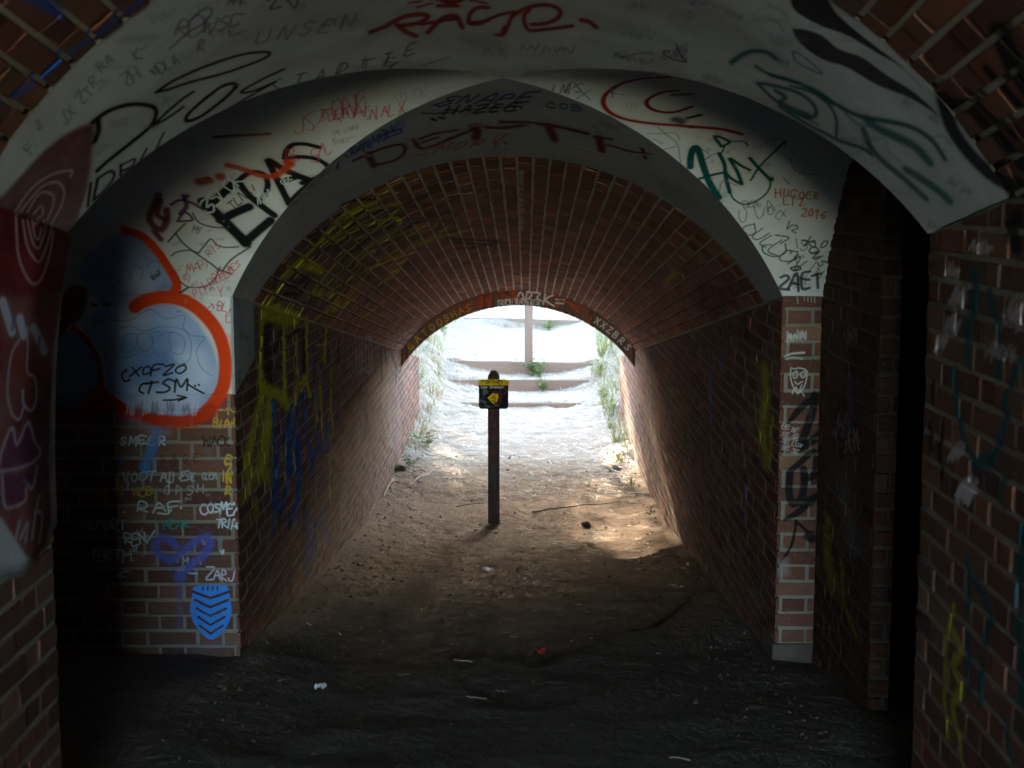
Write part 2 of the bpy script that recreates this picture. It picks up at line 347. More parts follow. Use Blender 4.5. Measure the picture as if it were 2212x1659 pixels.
# faint tags and smears right of it
rr = random.Random(3)
for x, y, wd, h, al in ((330,430,300,40,.6),(680,430,200,60,.6),(780,420,90,90,.6),(430,60,160,50,.4),(870,20,170,50,.5),(760,110,200,50,.4),(380,270,160,40,.3),(980,580,160,30,.4),(60,300,160,30,.3),(1160,120,140,40,.35),(620,560,200,30,.35),(1540,470,100,40,.55)):
    scrawl(C_near, 'C', x, y, wd, h, 10, PUR, 6, -12, al)
S(C_near, 'C', [(790,330),(830,420),(870,465),(760,440),(690,390),(740,380)], 13, CHAR, alpha=.8); S(C_near, 'C', [(335,390),(370,430),(500,400),(620,390)], 11, CHAR, alpha=.6)
S(C_near, 'C', [(1660,380),(1700,460),(1880,550),(1820,480),(1720,400),(1660,380)], 12, PUR, alpha=.9)
S(C_near, 'C', [(1480,40),(1560,70),(1620,110)], 26, (.03,.25,.26), .8, .35); S(C_near, 'C', [(1480,140),(1560,170),(1590,230)], 22, (.03,.25,.26), .8, .3)
TL = (.010, .10, .095)
for v, p, w, al in (('C', [(1205,470),(1260,430),(1330,392),(1420,378),(1500,400),(1535,432)], 42, .9), ('C', [(1390,500),(1500,560),(1650,600),(1800,660),(1896,720),(1960,770)], 34, .85), ('C', [(1400,622),(1520,640),(1680,682),(1800,760),(1840,840),(1790,880),(1650,830),(1500,722),(1400,622)], 34, .9),
                    ('C', [(1540,680),(1605,722),(1580,762),(1640,800),(1780,860)], 40, .85), ('C', [(1560,760),(1700,850),(1850,930)], 30, .6), ('D', [(0,490),(150,530),(300,592),(450,690),(600,760),(800,800),(950,852),(1060,930),(1140,1045)], 36, .9), ('D', [(130,560),(270,600),(380,680),(430,780),(430,890)], 24, .9),
                    ('D', [(60,700),(200,790),(330,860),(450,920),(600,970),(660,1010)], 30, .9), ('D', [(630,780),(700,835),(800,885),(940,960),(1040,1065)], 66, .85), ('D', [(610,850),(655,960),(740,1060),(850,1150),(960,1250),(1015,1300)], 50, .85), ('D', [(890,1110),(1000,1180),(1100,1250),(1170,1315)], 62, .85), ('D', [(460,700),(560,800),(640,820)], 30, .5)):
    S(C_near, v, p, w, TL, .55, al)
S(C_near, 'D', [(680,910),(740,900),(770,990),(850,1060)], 26, (.3,.36,.36), .7, .5); S(C_near, 'D', [(990,60),(1080,900)][0:0] or [(1050,910),(1130,900),(1180,960)], 14, CHAR, .6, .4)
Fl(C_near, 'D', [(120,-30),(160,70),(330,170),(500,235),(700,352),(850,440),(992,580),(850,430),(700,315),(560,205),(430,90),(345,-20)], BLK, .95, 4)
Fl(C_near, 'D', [(140,180),(230,190),(340,232),(450,322),(600,380),(750,490),(900,582),(1000,660),(1105,765),(1040,725),(900,645),(700,562),(500,440),(350,390),(230,312),(160,232)], (.016,.014,.016), .93, 5)
for x, y in ((1150,1200),(1240,1260),(1020,1490),(860,680),(1030,790)): scrawl(C_near, 'D', x, y, 80, 40, 10, CHAR, 4, -20, .5)
C_near.fill([(1122,169),(1168,167),(1173,178),(1128,181)], (.85,.82,.80), .95, 1)  # pale patch painted in for the light caught at the groin crown
S(C_near, 'A', [(1430,600),(1500,568)], 22, (.75,.75,.75), .4, .8)
for i in range(70):
    x, y = rr.uniform(150, 1950), rr.uniform(0, 470)
    scrawl(C_near, 'A', x*3.03, y*3.03, rr.uniform(60, 220), rr.uniform(18, 60), rr.uniform(6, 11), rr.choice([CHAR, PUR, (.2,.2,.22), (.25,.1,.1), (.1,.16,.22)]), rr.randint(4, 8), (1080 - x)*.03, rr.uniform(.12, .45), .8, seed=i)
for i in range(26):
    x, y = rr.uniform(150, 1950), rr.uniform(0, 440); C_near.stroke([(x, y), (x + rr.uniform(20, 90), y + rr.uniform(-10, 10))], rr.uniform(10, 30), (.22,.21,.20), 1.0, rr.uniform(.12, .35))
# streaks rubbed along the band
for i in range(90):
    x, y = rr.uniform(300, 1950), rr.uniform(0, 480); p = Z('A', [(0, 0)])[0]
    C_near.stroke([(x, y), (x + rr.uniform(10, 60), y + rr.uniform(-14, 14))], rr.uniform(.8, 2.5), rr.choice([CHAR, PUR, (.25,.24,.23), (.6,.6,.6)]), .8, rr.uniform(.12, .4))
# brick vault in the top corners: blue line left, black letters right
S(C_near, 'A', [(-60,720),(0,682),(100,632),(250,530),(400,402),(560,282),(700,172),(920,0),(1000,-60)], 30, BLU, .6, .9); S(C_near, 'A', [(180,-20),(300,40),(420,102)], 56, BLU, .6, .85)
for p, w in (([(1500,210),(1580,400),(1700,600)], 150), ([(1415,440),(1560,610),(1700,760)], 66), ([(1130,650),(1190,850),(1330,1040),(1500,1180),(1700,1250)], 110), ([(1140,690),(1300,710),(1450,850),(1640,1080)], 96), ([(1290,610),(1420,730),(1600,900)], 42), ([(1600,1420),(1570,1500),(1600,1620)], 90)):
    S(NR2, 'D', p, w, BLK, .35, .95)

# --- nearest left wall: red panel with white swirls
Fl(C_nL, 'A', [(-140,1250),(140,1250),(430,1250),(520,1400),(430,1659),(330,2300),(300,3000),(320,3400),(250,3700),(150,3640),(0,3400),(-140,3300)], (.19, .016, .018), .96, 10, .2, smooth=False)
for q, c_, al in (([(0,1659),(120,1900),(330,1900),(360,1659)], (.30,.03,.05), .5), ([(-100,2000),(0,2300),(150,2500),(300,2300),(250,2050)], (.26,.04,.03), .6), ([(100,2600),(300,2700),(330,3100),(200,3200),(60,2900)], (.10,.02,.05), .6), ([(0,1300),(200,1300),(100,1600),(0,1650)], (.12,.008,.02), .7)):
    Fl(C_nL, 'A', q, c_, al, 25, .4)
SW = (.60, .44, .45)
for v, p, w in (('A', [(90,1400),(200,1245),(330,1150),(465,1120),(462,1160)], 17), ('A', [(130,1390),(270,1230),(370,1195),(420,1250),(400,1350),(330,1480)], 16), ('A', [(180,1390),(260,1270),(340,1275),(350,1340),(310,1440)], 14), ('A', [(220,1400),(270,1350),(280,1400),(240,1440),(200,1470)], 14),
                ('E', [(85,180),(100,420),(150,560),(205,615),(260,560),(310,400),(330,270)], 17), ('E', [(130,200),(160,370),(230,470),(280,380),(320,240)], 15), ('E', [(160,200),(190,330),(230,380),(265,300),(285,200)], 13), ('E', [(190,190),(205,290),(232,320),(250,250)], 12)):
    S(NW, v, p, w, SW, .4, .9, grain=.2)
for a, b in (((0,730),(60,930)), ((110,840),(135,950)), ((200,900),(270,1050))): S(C_nL, 'E', [a, b], 56, (.55,.58,.72), .2, .95)
for a, b in (((70,830),(60,910)), ((240,960),(235,1030))): S(C_nL, 'E', [a, b], 22, (.10,.16,.5), .4, .8)
for v, p, w in (('E', [(158,900),(160,1050),(158,1190),(205,1225),(220,1350),(190,1440),(135,1400),(130,1310)], 17), ('E', [(105,980),(55,1080),(30,1300),(55,1450),(105,1500),(138,1410)], 17),
                ('M', [(-40,900),(0,720),(95,500),(150,680),(262,445),(330,640),(395,750),(330,850),(200,910),(-40,960)], 32), ('M', [(0,1000),(20,1290),(85,1335),(235,1262),(245,1140)], 30), ('M', [(220,1040),(312,1130),(362,900)], 26), ('M', [(140,1650),(175,1480)], 30), ('M', [(185,1659),(262,1490),(240,1680)], 30), ('M', [(340,1400),(385,1210)], 26), ('M', [(305,1660),(350,1400),(415,1420),(385,1700)], 30)):
    S(C_nL, v, p, w, (.50,.43,.55), .4, .9, grain=.15)
Fl(C_nL, 'M', [(10,740),(95,540),(150,700),(255,480),(330,650),(380,750),(200,890),(0,930)], (.10,.02,.10), .6, 8); Fl(C_nL, 'M', [(10,1000),(30,1280),(90,1310),(220,1250),(230,1130),(300,1000)], (.07,.015,.09), .6, 8)
for a, b, w in (((0,1700),(60,1950),90), ((90,1650),(140,1900),40), ((-60,1650),(20,2000),110)): S(C_nL, 'M', [a, b], w, (.50,.53,.66), .5, .7, grain=.2)

# --- crossing wall and vault, left: the bubble painting
Fl(WB, 'E', [(700,1290),(690,1180),(650,1050),(560,930),(560,830),(700,760),(880,770),(1050,730),(1200,780),(1330,920),(1410,1080),(1430,1210),(1390,1330),(1300,1450),(1100,1500),(900,1450),(760,1370)], (.34,.48,.78), .93, 5)
Fl(WB, 'E', [(580,660),(520,540),(600,380),(780,280),(920,300),(1010,395),(1085,515),(1140,620),(1100,690),(960,690),(860,750),(700,760)], (.33,.47,.76), .9, 6)
Fl(WB, 'E', [(400,930),(500,930),(580,1010),(650,1160),(665,1280),(560,1420),(400,1440),(340,1200)], (.16,.27,.52), .9, 6)
for q, al in (([(980,900),(1100,910),(1150,1050),(1080,1180),(960,1230),(880,1100)], .55), ([(720,1250),(790,1290),(800,1360),(730,1330)], .8), ([(780,960),(900,980),(960,1050),(860,1090),(780,1050)], .45), ([(1280,930),(1380,1030),(1380,1150),(1320,1080)], .35), ([(1080,600),(1130,640),(1060,690),(1020,650)], .7), ([(620,430),(760,350),(820,430),(700,560),(600,560)], .35), ([(850,1100),(1100,1060),(1200,1200),(1000,1330),(850,1260)], .35), ([(650,1050),(760,1000),(900,1180),(760,1290)], .3)):
    Fl(WB, 'E', q, (.045,.16,.50), al, 16, .5)
for q in ([(760,800),(900,790),(960,850),(860,930),(720,900)], [(1150,1050),(1330,1050),(1370,1250),(1200,1300)], [(800,520),(950,560),(980,640),(800,640)], [(900,1300),(1250,1300),(1280,1420),(950,1420)]):
    Fl(WB, 'E', q, (.80,.88,.98), .6, 22, .4)
S(WB, 'E', [(820,262),(930,300),(1020,390),(1090,490),(1150,590),(1152,650),(1112,690)], 62, ORG, .22); S(WB, 'E', [(885,762),(930,732),(1010,707),(1100,700),(1200,722),(1290,772),(1375,855),(1435,950),(1468,1060),(1476,1180),(1458,1290),(1400,1395),(1330,1465)], 84, ORG, .2)
S(WB, 'E', [(1380,1440),(1320,1478),(1200,1515),(1050,1505),(900,1475),(760,1420),(670,1345)], 84, (.55,.042,.012), .3); S(WB, 'E', [(1500,960),(1530,1080),(1525,1240),(1480,1350)], 40, (.75,.10,.03), 1.0, .4)
S(WB, 'E', [(480,905),(560,970),(622,1060),(656,1160),(666,1290)], 32, (.40,.03,.012), .25)
Fl(WB, 'E', [(600,1310),(665,1265),(720,1330),(810,1400),(770,1460),(640,1450),(540,1470),(440,1480),(500,1420)], (.42,.032,.010), .97, 4); S(WB, 'E', [(560,1450),(420,1470),(300,1440)], 80, (.30,.02,.01), .4)
Fl(WB, 'E', [(470,620),(560,640),(570,740),(510,860),(420,860),(380,740)], (.16,.02,.012), .9, 6)
S(WB, 'E', [(420,870),(350,1000),(330,1200)], 60, (.3,.02,.01), .4)
GB = (.12,.17,.34)
for p in ([(740,980),(770,920),(850,890),(950,922),(1040,896),(1130,896),(1210,920),(1250,990),(1242,1100),(1180,1140),(1120,1105)], [(740,980),(745,1050),(800,1100),(880,1080),(900,1060),(960,1085),(1000,1060)], [(800,1000),(830,945),(890,950),(900,1010),(840,1060),(790,1040),(800,1000)], [(900,1000),(900,950),(950,935),(995,980),(980,1040),(930,1050),(900,1000)],
          [(980,940),(1040,925),(1060,950),(1090,930),(1130,930)], [(1110,1000),(1110,945),(1160,935),(1210,990),(1190,1070),(1130,1060),(1110,1000)], [(1000,960),(1010,1050),(1050,1080),(1100,1050)], [(730,850),(850,850),(985,780),(1080,840),(1205,820),(1200,900),(1260,950),(1340,965),(1290,1040),(1310,1150),(1385,1215)], [(720,620),(700,560),(760,540),(780,600),(730,640)], [(790,570),(800,520),(850,540),(830,600)], [(860,590),(870,500),(930,520),(920,600)], [(960,500),(1000,460),(1040,480),(1030,560),(980,540)]):
    S(WB, 'E', p, 5, GB, .5, .75)
text(WB, 'E', 'XOFZO', 850, 1215, 62, 13, BLK, 3, adv=.8, asp=1.2, slant=.3); S(WB, 'E', [(830,1175),(800,1205),(815,1250),(850,1240)], 12, BLK)
text(WB, 'E', 'TSM', 935, 1335, 78, 15, BLK, 4, adv=.8, asp=1.3, slant=.3); S(WB, 'E', [(985,1260),(930,1270),(912,1310),(940,1330)], 13, BLK); S(WB, 'E', [(1230,1270),(1280,1300),(1335,1330)], 12, BLK); S(WB, 'E', [(1275,1278),(1280,1282)], 12, BLK); S(WB, 'E', [(1300,1272),(1304,1276)], 12, BLK)
S(WB, 'E', [(1068,1374),(1140,1372),(1215,1358)], 11, BLK); S(WB, 'E', [(1160,1345),(1220,1357),(1165,1380)], 11, BLK, smooth=False)
for i in range(9): scrawl(C_wall, 'E', 830 + i*52, 1460, 60, 60, 9, ((.62,.66,.85), (.14,.10,.25))[i % 2], 4, 0, .6, seed=i)
text(WB, 'E', 'BAE-LEEN', 600, 760, 20, 7, CHAR, 1, alpha=.9); text(WB, 'E', 'BAX', 1000, 590, 30, 7, CHAR, 35); scrawl(WB, 'E', 610, 900, 110, 50, 6, GB, 6, 30, .8)
# black ERAS with an orange ring over it
for v, p, w in (('A', [(1330,1320),(1420,1400),(1520,1500),(1610,1590)], 78), ('A', [(1440,1440),(1540,1392),(1630,1355)], 64), ('A', [(1600,1590),(1690,1512),(1770,1445)], 62), ('A', [(1350,1350),(1450,1275),(1540,1190)], 60), ('A', [(1560,1190),(1620,1270),(1700,1340),(1795,1410)], 50), ('A', [(1560,1180),(1640,1130),(1725,1142),(1752,1210),(1730,1285),(1680,1310)], 40), ('A', [(1755,1055),(1800,1150),(1850,1250),(1892,1332)], 50),
                ('A', [(1890,1335),(1960,1262),(2050,1185)], 40), ('A', [(1765,1055),(1880,1122),(2050,1192)], 56), ('B', [(222,967),(130,947),(50,952),(8,992),(-2,1040)], 40), ('B', [(-2,1040),(100,1030),(200,1042),(272,1082),(272,1122),(200,1168),(110,1200)], 40), ('B', [(-20,1190),(90,1160),(185,1190)], 46)):
    S(WB, v, p, w, BLK, .28)
OR2 = (.62,.075,.015)
S(WB, 'A', [(1490,1080),(1600,1112),(1700,1150),(1800,1152),(1880,1100)], 46, OR2, .5, .9); S(WB, 'A', [(1890,1070),(1893,1074)], 76, OR2, .4); S(WB, 'A', [(1440,1155),(1444,1157)], 70, (.42,.05,.012), .5, .9); S(WB, 'A', [(1300,1190),(1370,1180)], 60, (.35,.03,.012), .6, .9); S(WB, 'A', [(1400,900),(1550,890),(1700,885),(1760,880)], 30, (.3,.02,.012), .6, .8)
for v, p, w in (('E', [(1040,30),(1000,120),(980,200),(1050,260),(1090,200),(1090,130)], 46), ('E', [(1010,270),(1050,320)], 40), ('A', [(1050,1310),(1030,1400),(1080,1440)], 40)): S(WB, v, p, w, (.13,.010,.012), .5, .9)
PU2 = (.10,.012,.11)
for p, w in (([(1120,1340),(1180,1310),(1260,1330),(1330,1370)], 22), ([(1160,1450),(1210,1390),(1260,1440),(1160,1450)], 18), ([(1200,1280),(1220,1350),(1180,1400)], 30), ([(1230,1280),(1210,1300)], 26)): S(WB, 'A', p, w, PU2, .4, .9)
text(WB, 'A', '35LOR', 1375, 1400, 90, 13, (.70,.78,.85), 44, adv=.7, jit=.1); text(WB, 'A', 'TLNLI', 1520, 1370, 50, 9, CHAR, 38, adv=.9); scrawl(WB, 'A', 1690, 1330, 110, 60, 8, (.7,.8,.85), 6, 15, .9); text(WB, 'A', 'OEC', 1845, 1210, 34, 7, (.75,.8,.85), 28)
BRN = (.045,.022,.026)
for p, w in (([(1100,340),(1150,282),(1212,220)], 13), ([(1150,285),(1200,350),(1290,420),(1380,482),(1430,520),(1512,548)], 13), ([(1260,150),(1300,210),(1380,240),(1465,246)], 12), ([(1300,412),(1340,362),(1380,320),(1420,360),(1480,376),(1560,372)], 11), ([(1460,522),(1520,450),(1640,372)], 12), ([(1440,505),(1405,580),(1340,630),(1240,636),(1180,602)], 10), ([(1178,672),(1230,640)], 14), ([(1120,430),(1160,405),(1240,395),(1300,412)], 10)):
    S(WB, 'E', p, w, BRN, .3, .9)
text(WB, 'E', 'MY', 1258, 278, 42, 7, (.12,.14,.24), -8); scrawl(WB, 'E', 1410, 330, 60, 14, 5, (.12,.14,.24), 5, 3, .6); scrawl(WB, 'E', 1130, 370, 60, 20, 5, (.12,.14,.24), 5, 20, .6)
RS = (.55,.03,.06)
for s_, x, y, h, an in (('SI',1190,585,40,-20), ('MAPI',1230,540,52,15), ('LOSA',1340,650,52,38), ('KEES',1420,610,42,30), ('Y',1430,700,60,10), ('PITA',1270,700,44,20), ('BLA',1420,780,50,-10), ('RIS',1370,440,46,40), ('AES',1500,540,40,30), ('T.',1350,770,40,-40), ('L',1480,860,50,-5)):
    text(WB, 'E', s_, x, y, h, 7, RS, an, jit=.1, alpha=.85)
for s_, x, y, h, an in (('JS/ONE',60,900,110,22), ('SELA',230,800,60,12), ('RON',330,790,80,8), ('NALX',560,790,75,14), ('AL',0,1070,80,20), ('S/L',180,1060,70,30)): text(WB, 'B', s_, x, y, h, 9, RS, an, jit=.1, alpha=.85, slant=.3)
for s_, x, y, an in (('THE LOWER',310,890,16), ('SIDES',320,950,14)): text(WB, 'B', s_, x, y, 26, 5, CHAR, an, alpha=.55)
text(WB, 'B', 'VISK', 730, 690, 70, 7, (.25,.3,.34), 15, alpha=.6)
for i in range(60):
    v = rr.choice('EB'); x, y = (rr.uniform(1150, 1500), rr.uniform(100, 900)) if v == 'E' else (rr.uniform(-50, 900), rr.uniform(580, 1000))
    scrawl(WB, v, x, y, rr.uniform(15, 50), rr.uniform(8, 20), 4.5, rr.choice([RS, GB, CHAR, (.3,.3,.33)]), 4, rr.uniform(-10, 35), rr.uniform(.25, .6), seed=i)

# --- brick part of the left crossing wall
text(C_wall, 'F', 'SMEER', 345, 305, 52, 12, (.48,.56,.68), 1, adv=.91, asp=1.0); S(C_wall, 'F', [(575,225),(552,300),(530,360),(500,440)], 62, LBL, .5, .75); S(C_wall, 'F', [(500,440),(515,470)], 50, LBL, .6, .5)
text(C_wall, 'F', 'WACK', 862, 305, 55, 9, (.035,.012,.02), 0, adv=.76); text(C_wall, 'F', 'KEY', 215, 415, 55, 10, (.03,.14,.38), 0, adv=1.1); text(C_wall, 'F', 'SAGE', 590, 410, 50, 8, (.06,.02,.03), 0, adv=1.4, alpha=.7)
text(C_wall, 'F', 'EZNR', 1000, 415, 55, 12, GOLD, 0, down=True, jit=.08); S(C_wall, 'F', [(985,460),(985,525)], 9, GOLD)
text(C_wall, 'F', 'VOOT', 365, 525, 56, 9, (.42,.48,.54), 0, adv=.92, alpha=.7); S(C_wall, 'F', [(400,530),(395,575)], 9, WHT, alpha=.6); text(C_wall, 'F', 'AJ', 598, 530, 56, 9, (.5,.55,.6), 0, alpha=.7); S(C_wall, 'F', [(655,470),(648,590)], 10, WHT, alpha=.7)
text(C_wall, 'F', 'JESSE', 705, 515, 52, 8, (.45,.48,.52), -6, adv=.62, asp=.5, alpha=.8); text(C_wall, 'F', 'CLEM', 855, 512, 38, 8, (.4,.45,.52), 0, adv=.72, asp=.65, alpha=.75)
text(C_wall, 'F', "TEE'S", 165, 612, 52, 9, (.32,.22,.02), 0, adv=.79); text(C_wall, 'F', 'NOB', 430, 612, 50, 9, (.40,.27,.03), 0, adv=.87); text(C_wall, 'F', 'CPSH', 620, 612, 58, 9, (.42,.38,.40), 2, adv=1.2, alpha=.7)
text(C_wall, 'F', '.RAF', 350, 722, 66, 10, (.52,.60,.64), 2, adv=.85, asp=1.4); S(C_wall, 'F', [(580,720),(640,725),(665,700)], 9, (.52,.6,.64)); S(C_wall, 'F', [(722,686),(725,690)], 12, WHT)
text(C_wall, 'F', 'COSMEX', 845, 722, 58, 10, (.60,.66,.74), 0, adv=.73, asp=.75); text(C_wall, 'F', 'CIORI', 145, 822, 56, 9, (.40,.48,.52), 0, adv=.91); text(C_wall, 'F', 'MEAK', 618, 815, 50, 9, (.01,.26,.20), 0, adv=.86); text(C_wall, 'F', 'TRIAL', 940, 812, 56, 9, (.6,.66,.72), -4, adv=.54)
text(C_wall, 'F', 'REN/', 380, 918, 66, 10, (.50,.57,.60), 5, adv=.68); text(C_wall, 'F', 'ERTH"', 195, 1020, 66, 10, (.45,.52,.55), 2, adv=.92); text(C_wall, 'F', '"', 965, 1010, 60, 13, WHT, 0); scrawl(C_wall, 'F', 700, 1015, 180, 40, 8, (.5,.56,.62), 5, -12, .7)
text(C_wall, 'F', 'ZARJ', 880, 1120, 62, 9, (.58,.50,.60), -6, adv=.73); text(C_wall, 'F', '2-', 345, 1105, 45, 8, (.35,.45,.5), 0); S(C_wall, 'F', [(770,1090),(825,1095)], 9, (.45,.5,.55))
S(C_wall, 'F', [(690,922),(650,882),(592,876),(562,930),(600,982),(655,1010)], 44, VIO, .45, .9, grain=.1); S(C_wall, 'F', [(690,1000),(760,940),(820,892),(880,872),(905,902),(870,970),(800,1030),(740,1085),(718,1112)], 44, VIO, .45, .9, grain=.1); S(C_wall, 'F', [(715,1090),(718,1115)], 62, VIO, .6, .8); S(C_wall, 'F', [(716,1110),(718,1420)], 34, VIO, .8, .3)
text(C_wall, 'F', 'BIAW', 925, 195, 48, 10, (.55,.30,.04), 0, adv=.65); text(C_wall, 'F', '-14', 960, 110, 36, 9, (.6,.36,.05), 0, adv=1.1); scrawl(C_wall, 'F', 640, 190, 200, 40, 10, (.4,.05,.03), 6, 0, .6)
S(C_wall, 'F', [(420,150),(560,215),(640,225)], 50, (.30,.28,.40), .9, .4); S(C_wall, 'F', [(300,130),(480,190)], 40, (.25,.2,.3), .9, .3)
# blue stencil: a plain tapered shield of bands
SB = (.045,.27,.80)
Fl(C_wall, 'F', [(800,1175),(860,1165),(960,1165),(1010,1175),(1028,1260),(1035,1340),(1005,1420),(960,1475),(905,1500),(855,1465),(805,1400),(782,1330),(790,1250)], SB, .95, 1.5)
BK = (.07,.03,.028)
for k in range(5): S(C_wall, 'F', [(800 + k*10, 1205 + k*52), (905, 1245 + k*55), (1022 - k*10, 1205 + k*52)], 17 - k, BK, .2, .95, smooth=False)
for k in range(4): S(C_wall, 'F', [(860 + k*30, 1175), (858 + k*30, 1195)], 10, BK, .2, .9)
for i in range(40): scrawl(C_wall, 'F', rr.uniform(250, 1050), rr.uniform(250, 1130), rr.uniform(20, 60), rr.uniform(10, 30), 6, rr.choice([WHT, (.3,.3,.34), GB, (.3,.1,.08)]), 3, rr.uniform(-15, 15), rr.uniform(.15, .4), seed=i)
S(C_wall, 'F', [(700,1545),(1000,1535)], 40, VIO, 1.0, .12)

# --- right of the tunnel: red bubble, dark green letters, orange date
S(C_cross, 'C', [(740,585),(600,590),(480,605),(360,642),(272,702),(246,770),(290,838),(400,890),(560,920),(760,940),(950,956),(1150,975),(1280,1005)], 40, (.33,.018,.010), .3); S(C_cross, 'C', [(800,688),(690,700),(595,740),(570,780),(612,822),(700,846),(800,842),(905,808)], 36, (.22,.014,.010), .35)
S(C_cross, 'C', [(790,900),(830,915)], 80, BLK, .6, .85); S(C_cross, 'C', [(880,890),(975,868)], 34, BLK, .5); S(C_cross, 'C', [(770,720),(900,715)], 50, BLK, .8, .7); S(C_cross, 'C', [(880,955),(920,960)], 26, (.06,.01,.01), .6, .8)
for p, w in (([(898,1252),(900,1180),(922,1112),(955,1122),(1000,1260),(1045,1375),(1112,1480)], 52), ([(960,1340),(1060,1312),(1165,1292)], 26), ([(1112,1150),(1152,1230),(1162,1320),(1192,1440)], 32), ([(1132,1100),(1080,1022),(1190,1062),(1132,1100)], 26), ([(1192,1190),(1250,1290),(1282,1372)], 30), ([(1200,1188),(1280,1242),(1342,1272)], 26), ([(1282,1380),(1210,1342),(1165,1300)], 26), ([(1342,1182),(1420,1270),(1502,1352)], 28), ([(1350,1350),(1420,1242),(1540,1122),(1605,1060)], 18), ([(1500,1352),(1480,1430),(1400,1502),(1300,1530),(1222,1490),(1192,1430)], 15), ([(1130,1150),(1180,1070),(1290,1060),(1330,1090)], 14), ([(1500,1340),(1504,1346)], 42)):
    S(C_cross, 'C', p, w, TEAL, .25)
text(C_cross, 'C', 'HUGOER', 1535, 1465, 52, 11, (.50,.075,.02), -6, adv=1.05, asp=.85); text(C_cross, 'C', 'LIZ', 1590, 1532, 55, 11, (.50,.075,.02), -3, adv=.87, asp=1.0); text(C_cross, 'C', '2016', 1730, 1612, 55, 11, (.50,.075,.02), -8, adv=.85)
for p in ([(575,1000),(700,1000),(785,998),(820,1050)], [(650,950),(720,1010),(800,1080),(825,1220)], [(690,1120),(790,1100)], [(620,1040),(690,1075)], [(1110,1450),(1140,1360),(1250,1390)], [(970,1110),(1050,1170),(1000,1200),(1090,1150)], [(1590,1330),(1640,1380)], [(1420,1100),(1500,1040),(1610,1050),(1600,1100)], [(1640,1180),(1700,1290),(1896,1310)]): S(C_cross, 'C', p, 8, CHAR, .5, .7)
text(C_cross, 'C', 'LNPS', 1750, 610, 60, 9, CHAR, -4, slant=.4) if False else text(C_cross, 'B', 'LNPS', 1750, 610, 60, 9, CHAR, 0, slant=.4); text(C_cross, 'C', 'XK', 60, 740, 70, 12, (.05,.22,.45), 5, asp=1.6, adv=1.7); text(C_cross, 'C', 'TIL', 420, 820, 40, 6, CHAR, 15, alpha=.5)
scrawl(C_cross, 'C', 30, 590, 130, 30, 8, PINK, 5, 5, .6); scrawl(C_cross, 'C', 180, 590, 230, 40, 8, (.4,.16,.14), 5, 0, .6)
for s_, x, y, h, an in (('DOX',1300,1560,50,10), ('LA',1400,1620,90,15), ('ID',1430,1610,60,-5), ('CX',1540,1640,50,8), ('U',1260,1650,80,0)): text(C_cross, 'C', s_, x, y, h, 8, CHAR, an, alpha=.8)
text(WB, 'G', 'QULLON', 65, 60, 85, 8, CHAR, -34, adv=.8, jit=.09, slant=.3); S(WB, 'G', [(330,130),(330,180),(270,205),(205,180),(200,140),(250,135)], 8, CHAR); S(WB, 'G', [(270,80),(350,95),(300,130)], 8, CHAR)
for i, ch in enumerate('XPONIS'): text(WB, 'G', ch, 430 + i*16, 110 + i*26, 52, 9, CHAR, -62, jit=.09)
text(WB, 'G', '15', 375, 150, 55, 7, CHAR, -10, alpha=.8); text(WB, 'G', '"K"', 340, 215, 45, 7, CHAR, -20, alpha=.8); text(WB, 'G', 'V2', 330, 45, 45, 9, (.02,.10,.11), -25); text(WB, 'G', 'IN', 450, 275, 70, 7, CHAR, -40, alpha=.8); text(WB, 'G', '80', 500, 120, 45, 9, CHAR, -30)
text(WB, 'G', '2AET', 300, 378, 78, 17, (.035,.04,.048), -3, adv=.85, asp=.75); S(WB, 'G', [(360,270),(400,258),(420,275),(380,285),(360,270)], 10, CHAR)
for i in range(14): S(WB, 'G', [(310 + rr.uniform(0, 160), 385 + rr.uniform(-80, 20)), (335 + rr.uniform(0, 160), 385 + rr.uniform(-70, 22))], 5, CHAR, .5, .5)
for i in range(50): scrawl(C_cross, 'C', rr.uniform(600, 1800), rr.uniform(1000, 1650), rr.uniform(20, 70), rr.uniform(8, 28), 5, rr.choice([CHAR, GB, (.35,.35,.35)]), 4, rr.uniform(-40, 10), rr.uniform(.2, .55), seed=i)
# pier: white scribbles and tall black letters
for i in range(5): S(C_wall, 'G', [(400, 440), (402, 475 - i)], 6, (.6,.58,.5), .5, .5) if i == 0 else S(C_wall, 'G', [(420 + i*20, 440), (421 + i*20, 455 + 4*i)], 6, (.6,.58,.5), .5, .5)
for i in range(3): scrawl(C_wall, 'G', 345, 705 - i*10, 120, 36, 8, WHT, 7, 10, .55, seed=i)
S(C_wall, 'G', [(322,785),(370,768),(440,762)], 12, WHT, .4, .8); S(C_wall, 'G', [(335,800),(380,790),(430,798)], 9, WHT, .4, .7)
for p in ([(360,860),(365,930),(400,995),(440,960),(458,880),(440,855)], [(375,880),(395,870),(400,900),(380,910),(375,880)], [(420,880),(445,870),(445,900),(425,905),(420,880)], [(385,930),(400,945),(430,930)], [(360,850),(385,855),(410,850),(440,858)], [(370,1000),(385,970),(400,1000),(420,985),(440,1015)], [(390,960),(410,985),(425,950)]): S(C_wall, 'G', p, 7, WHT, .4, .8)
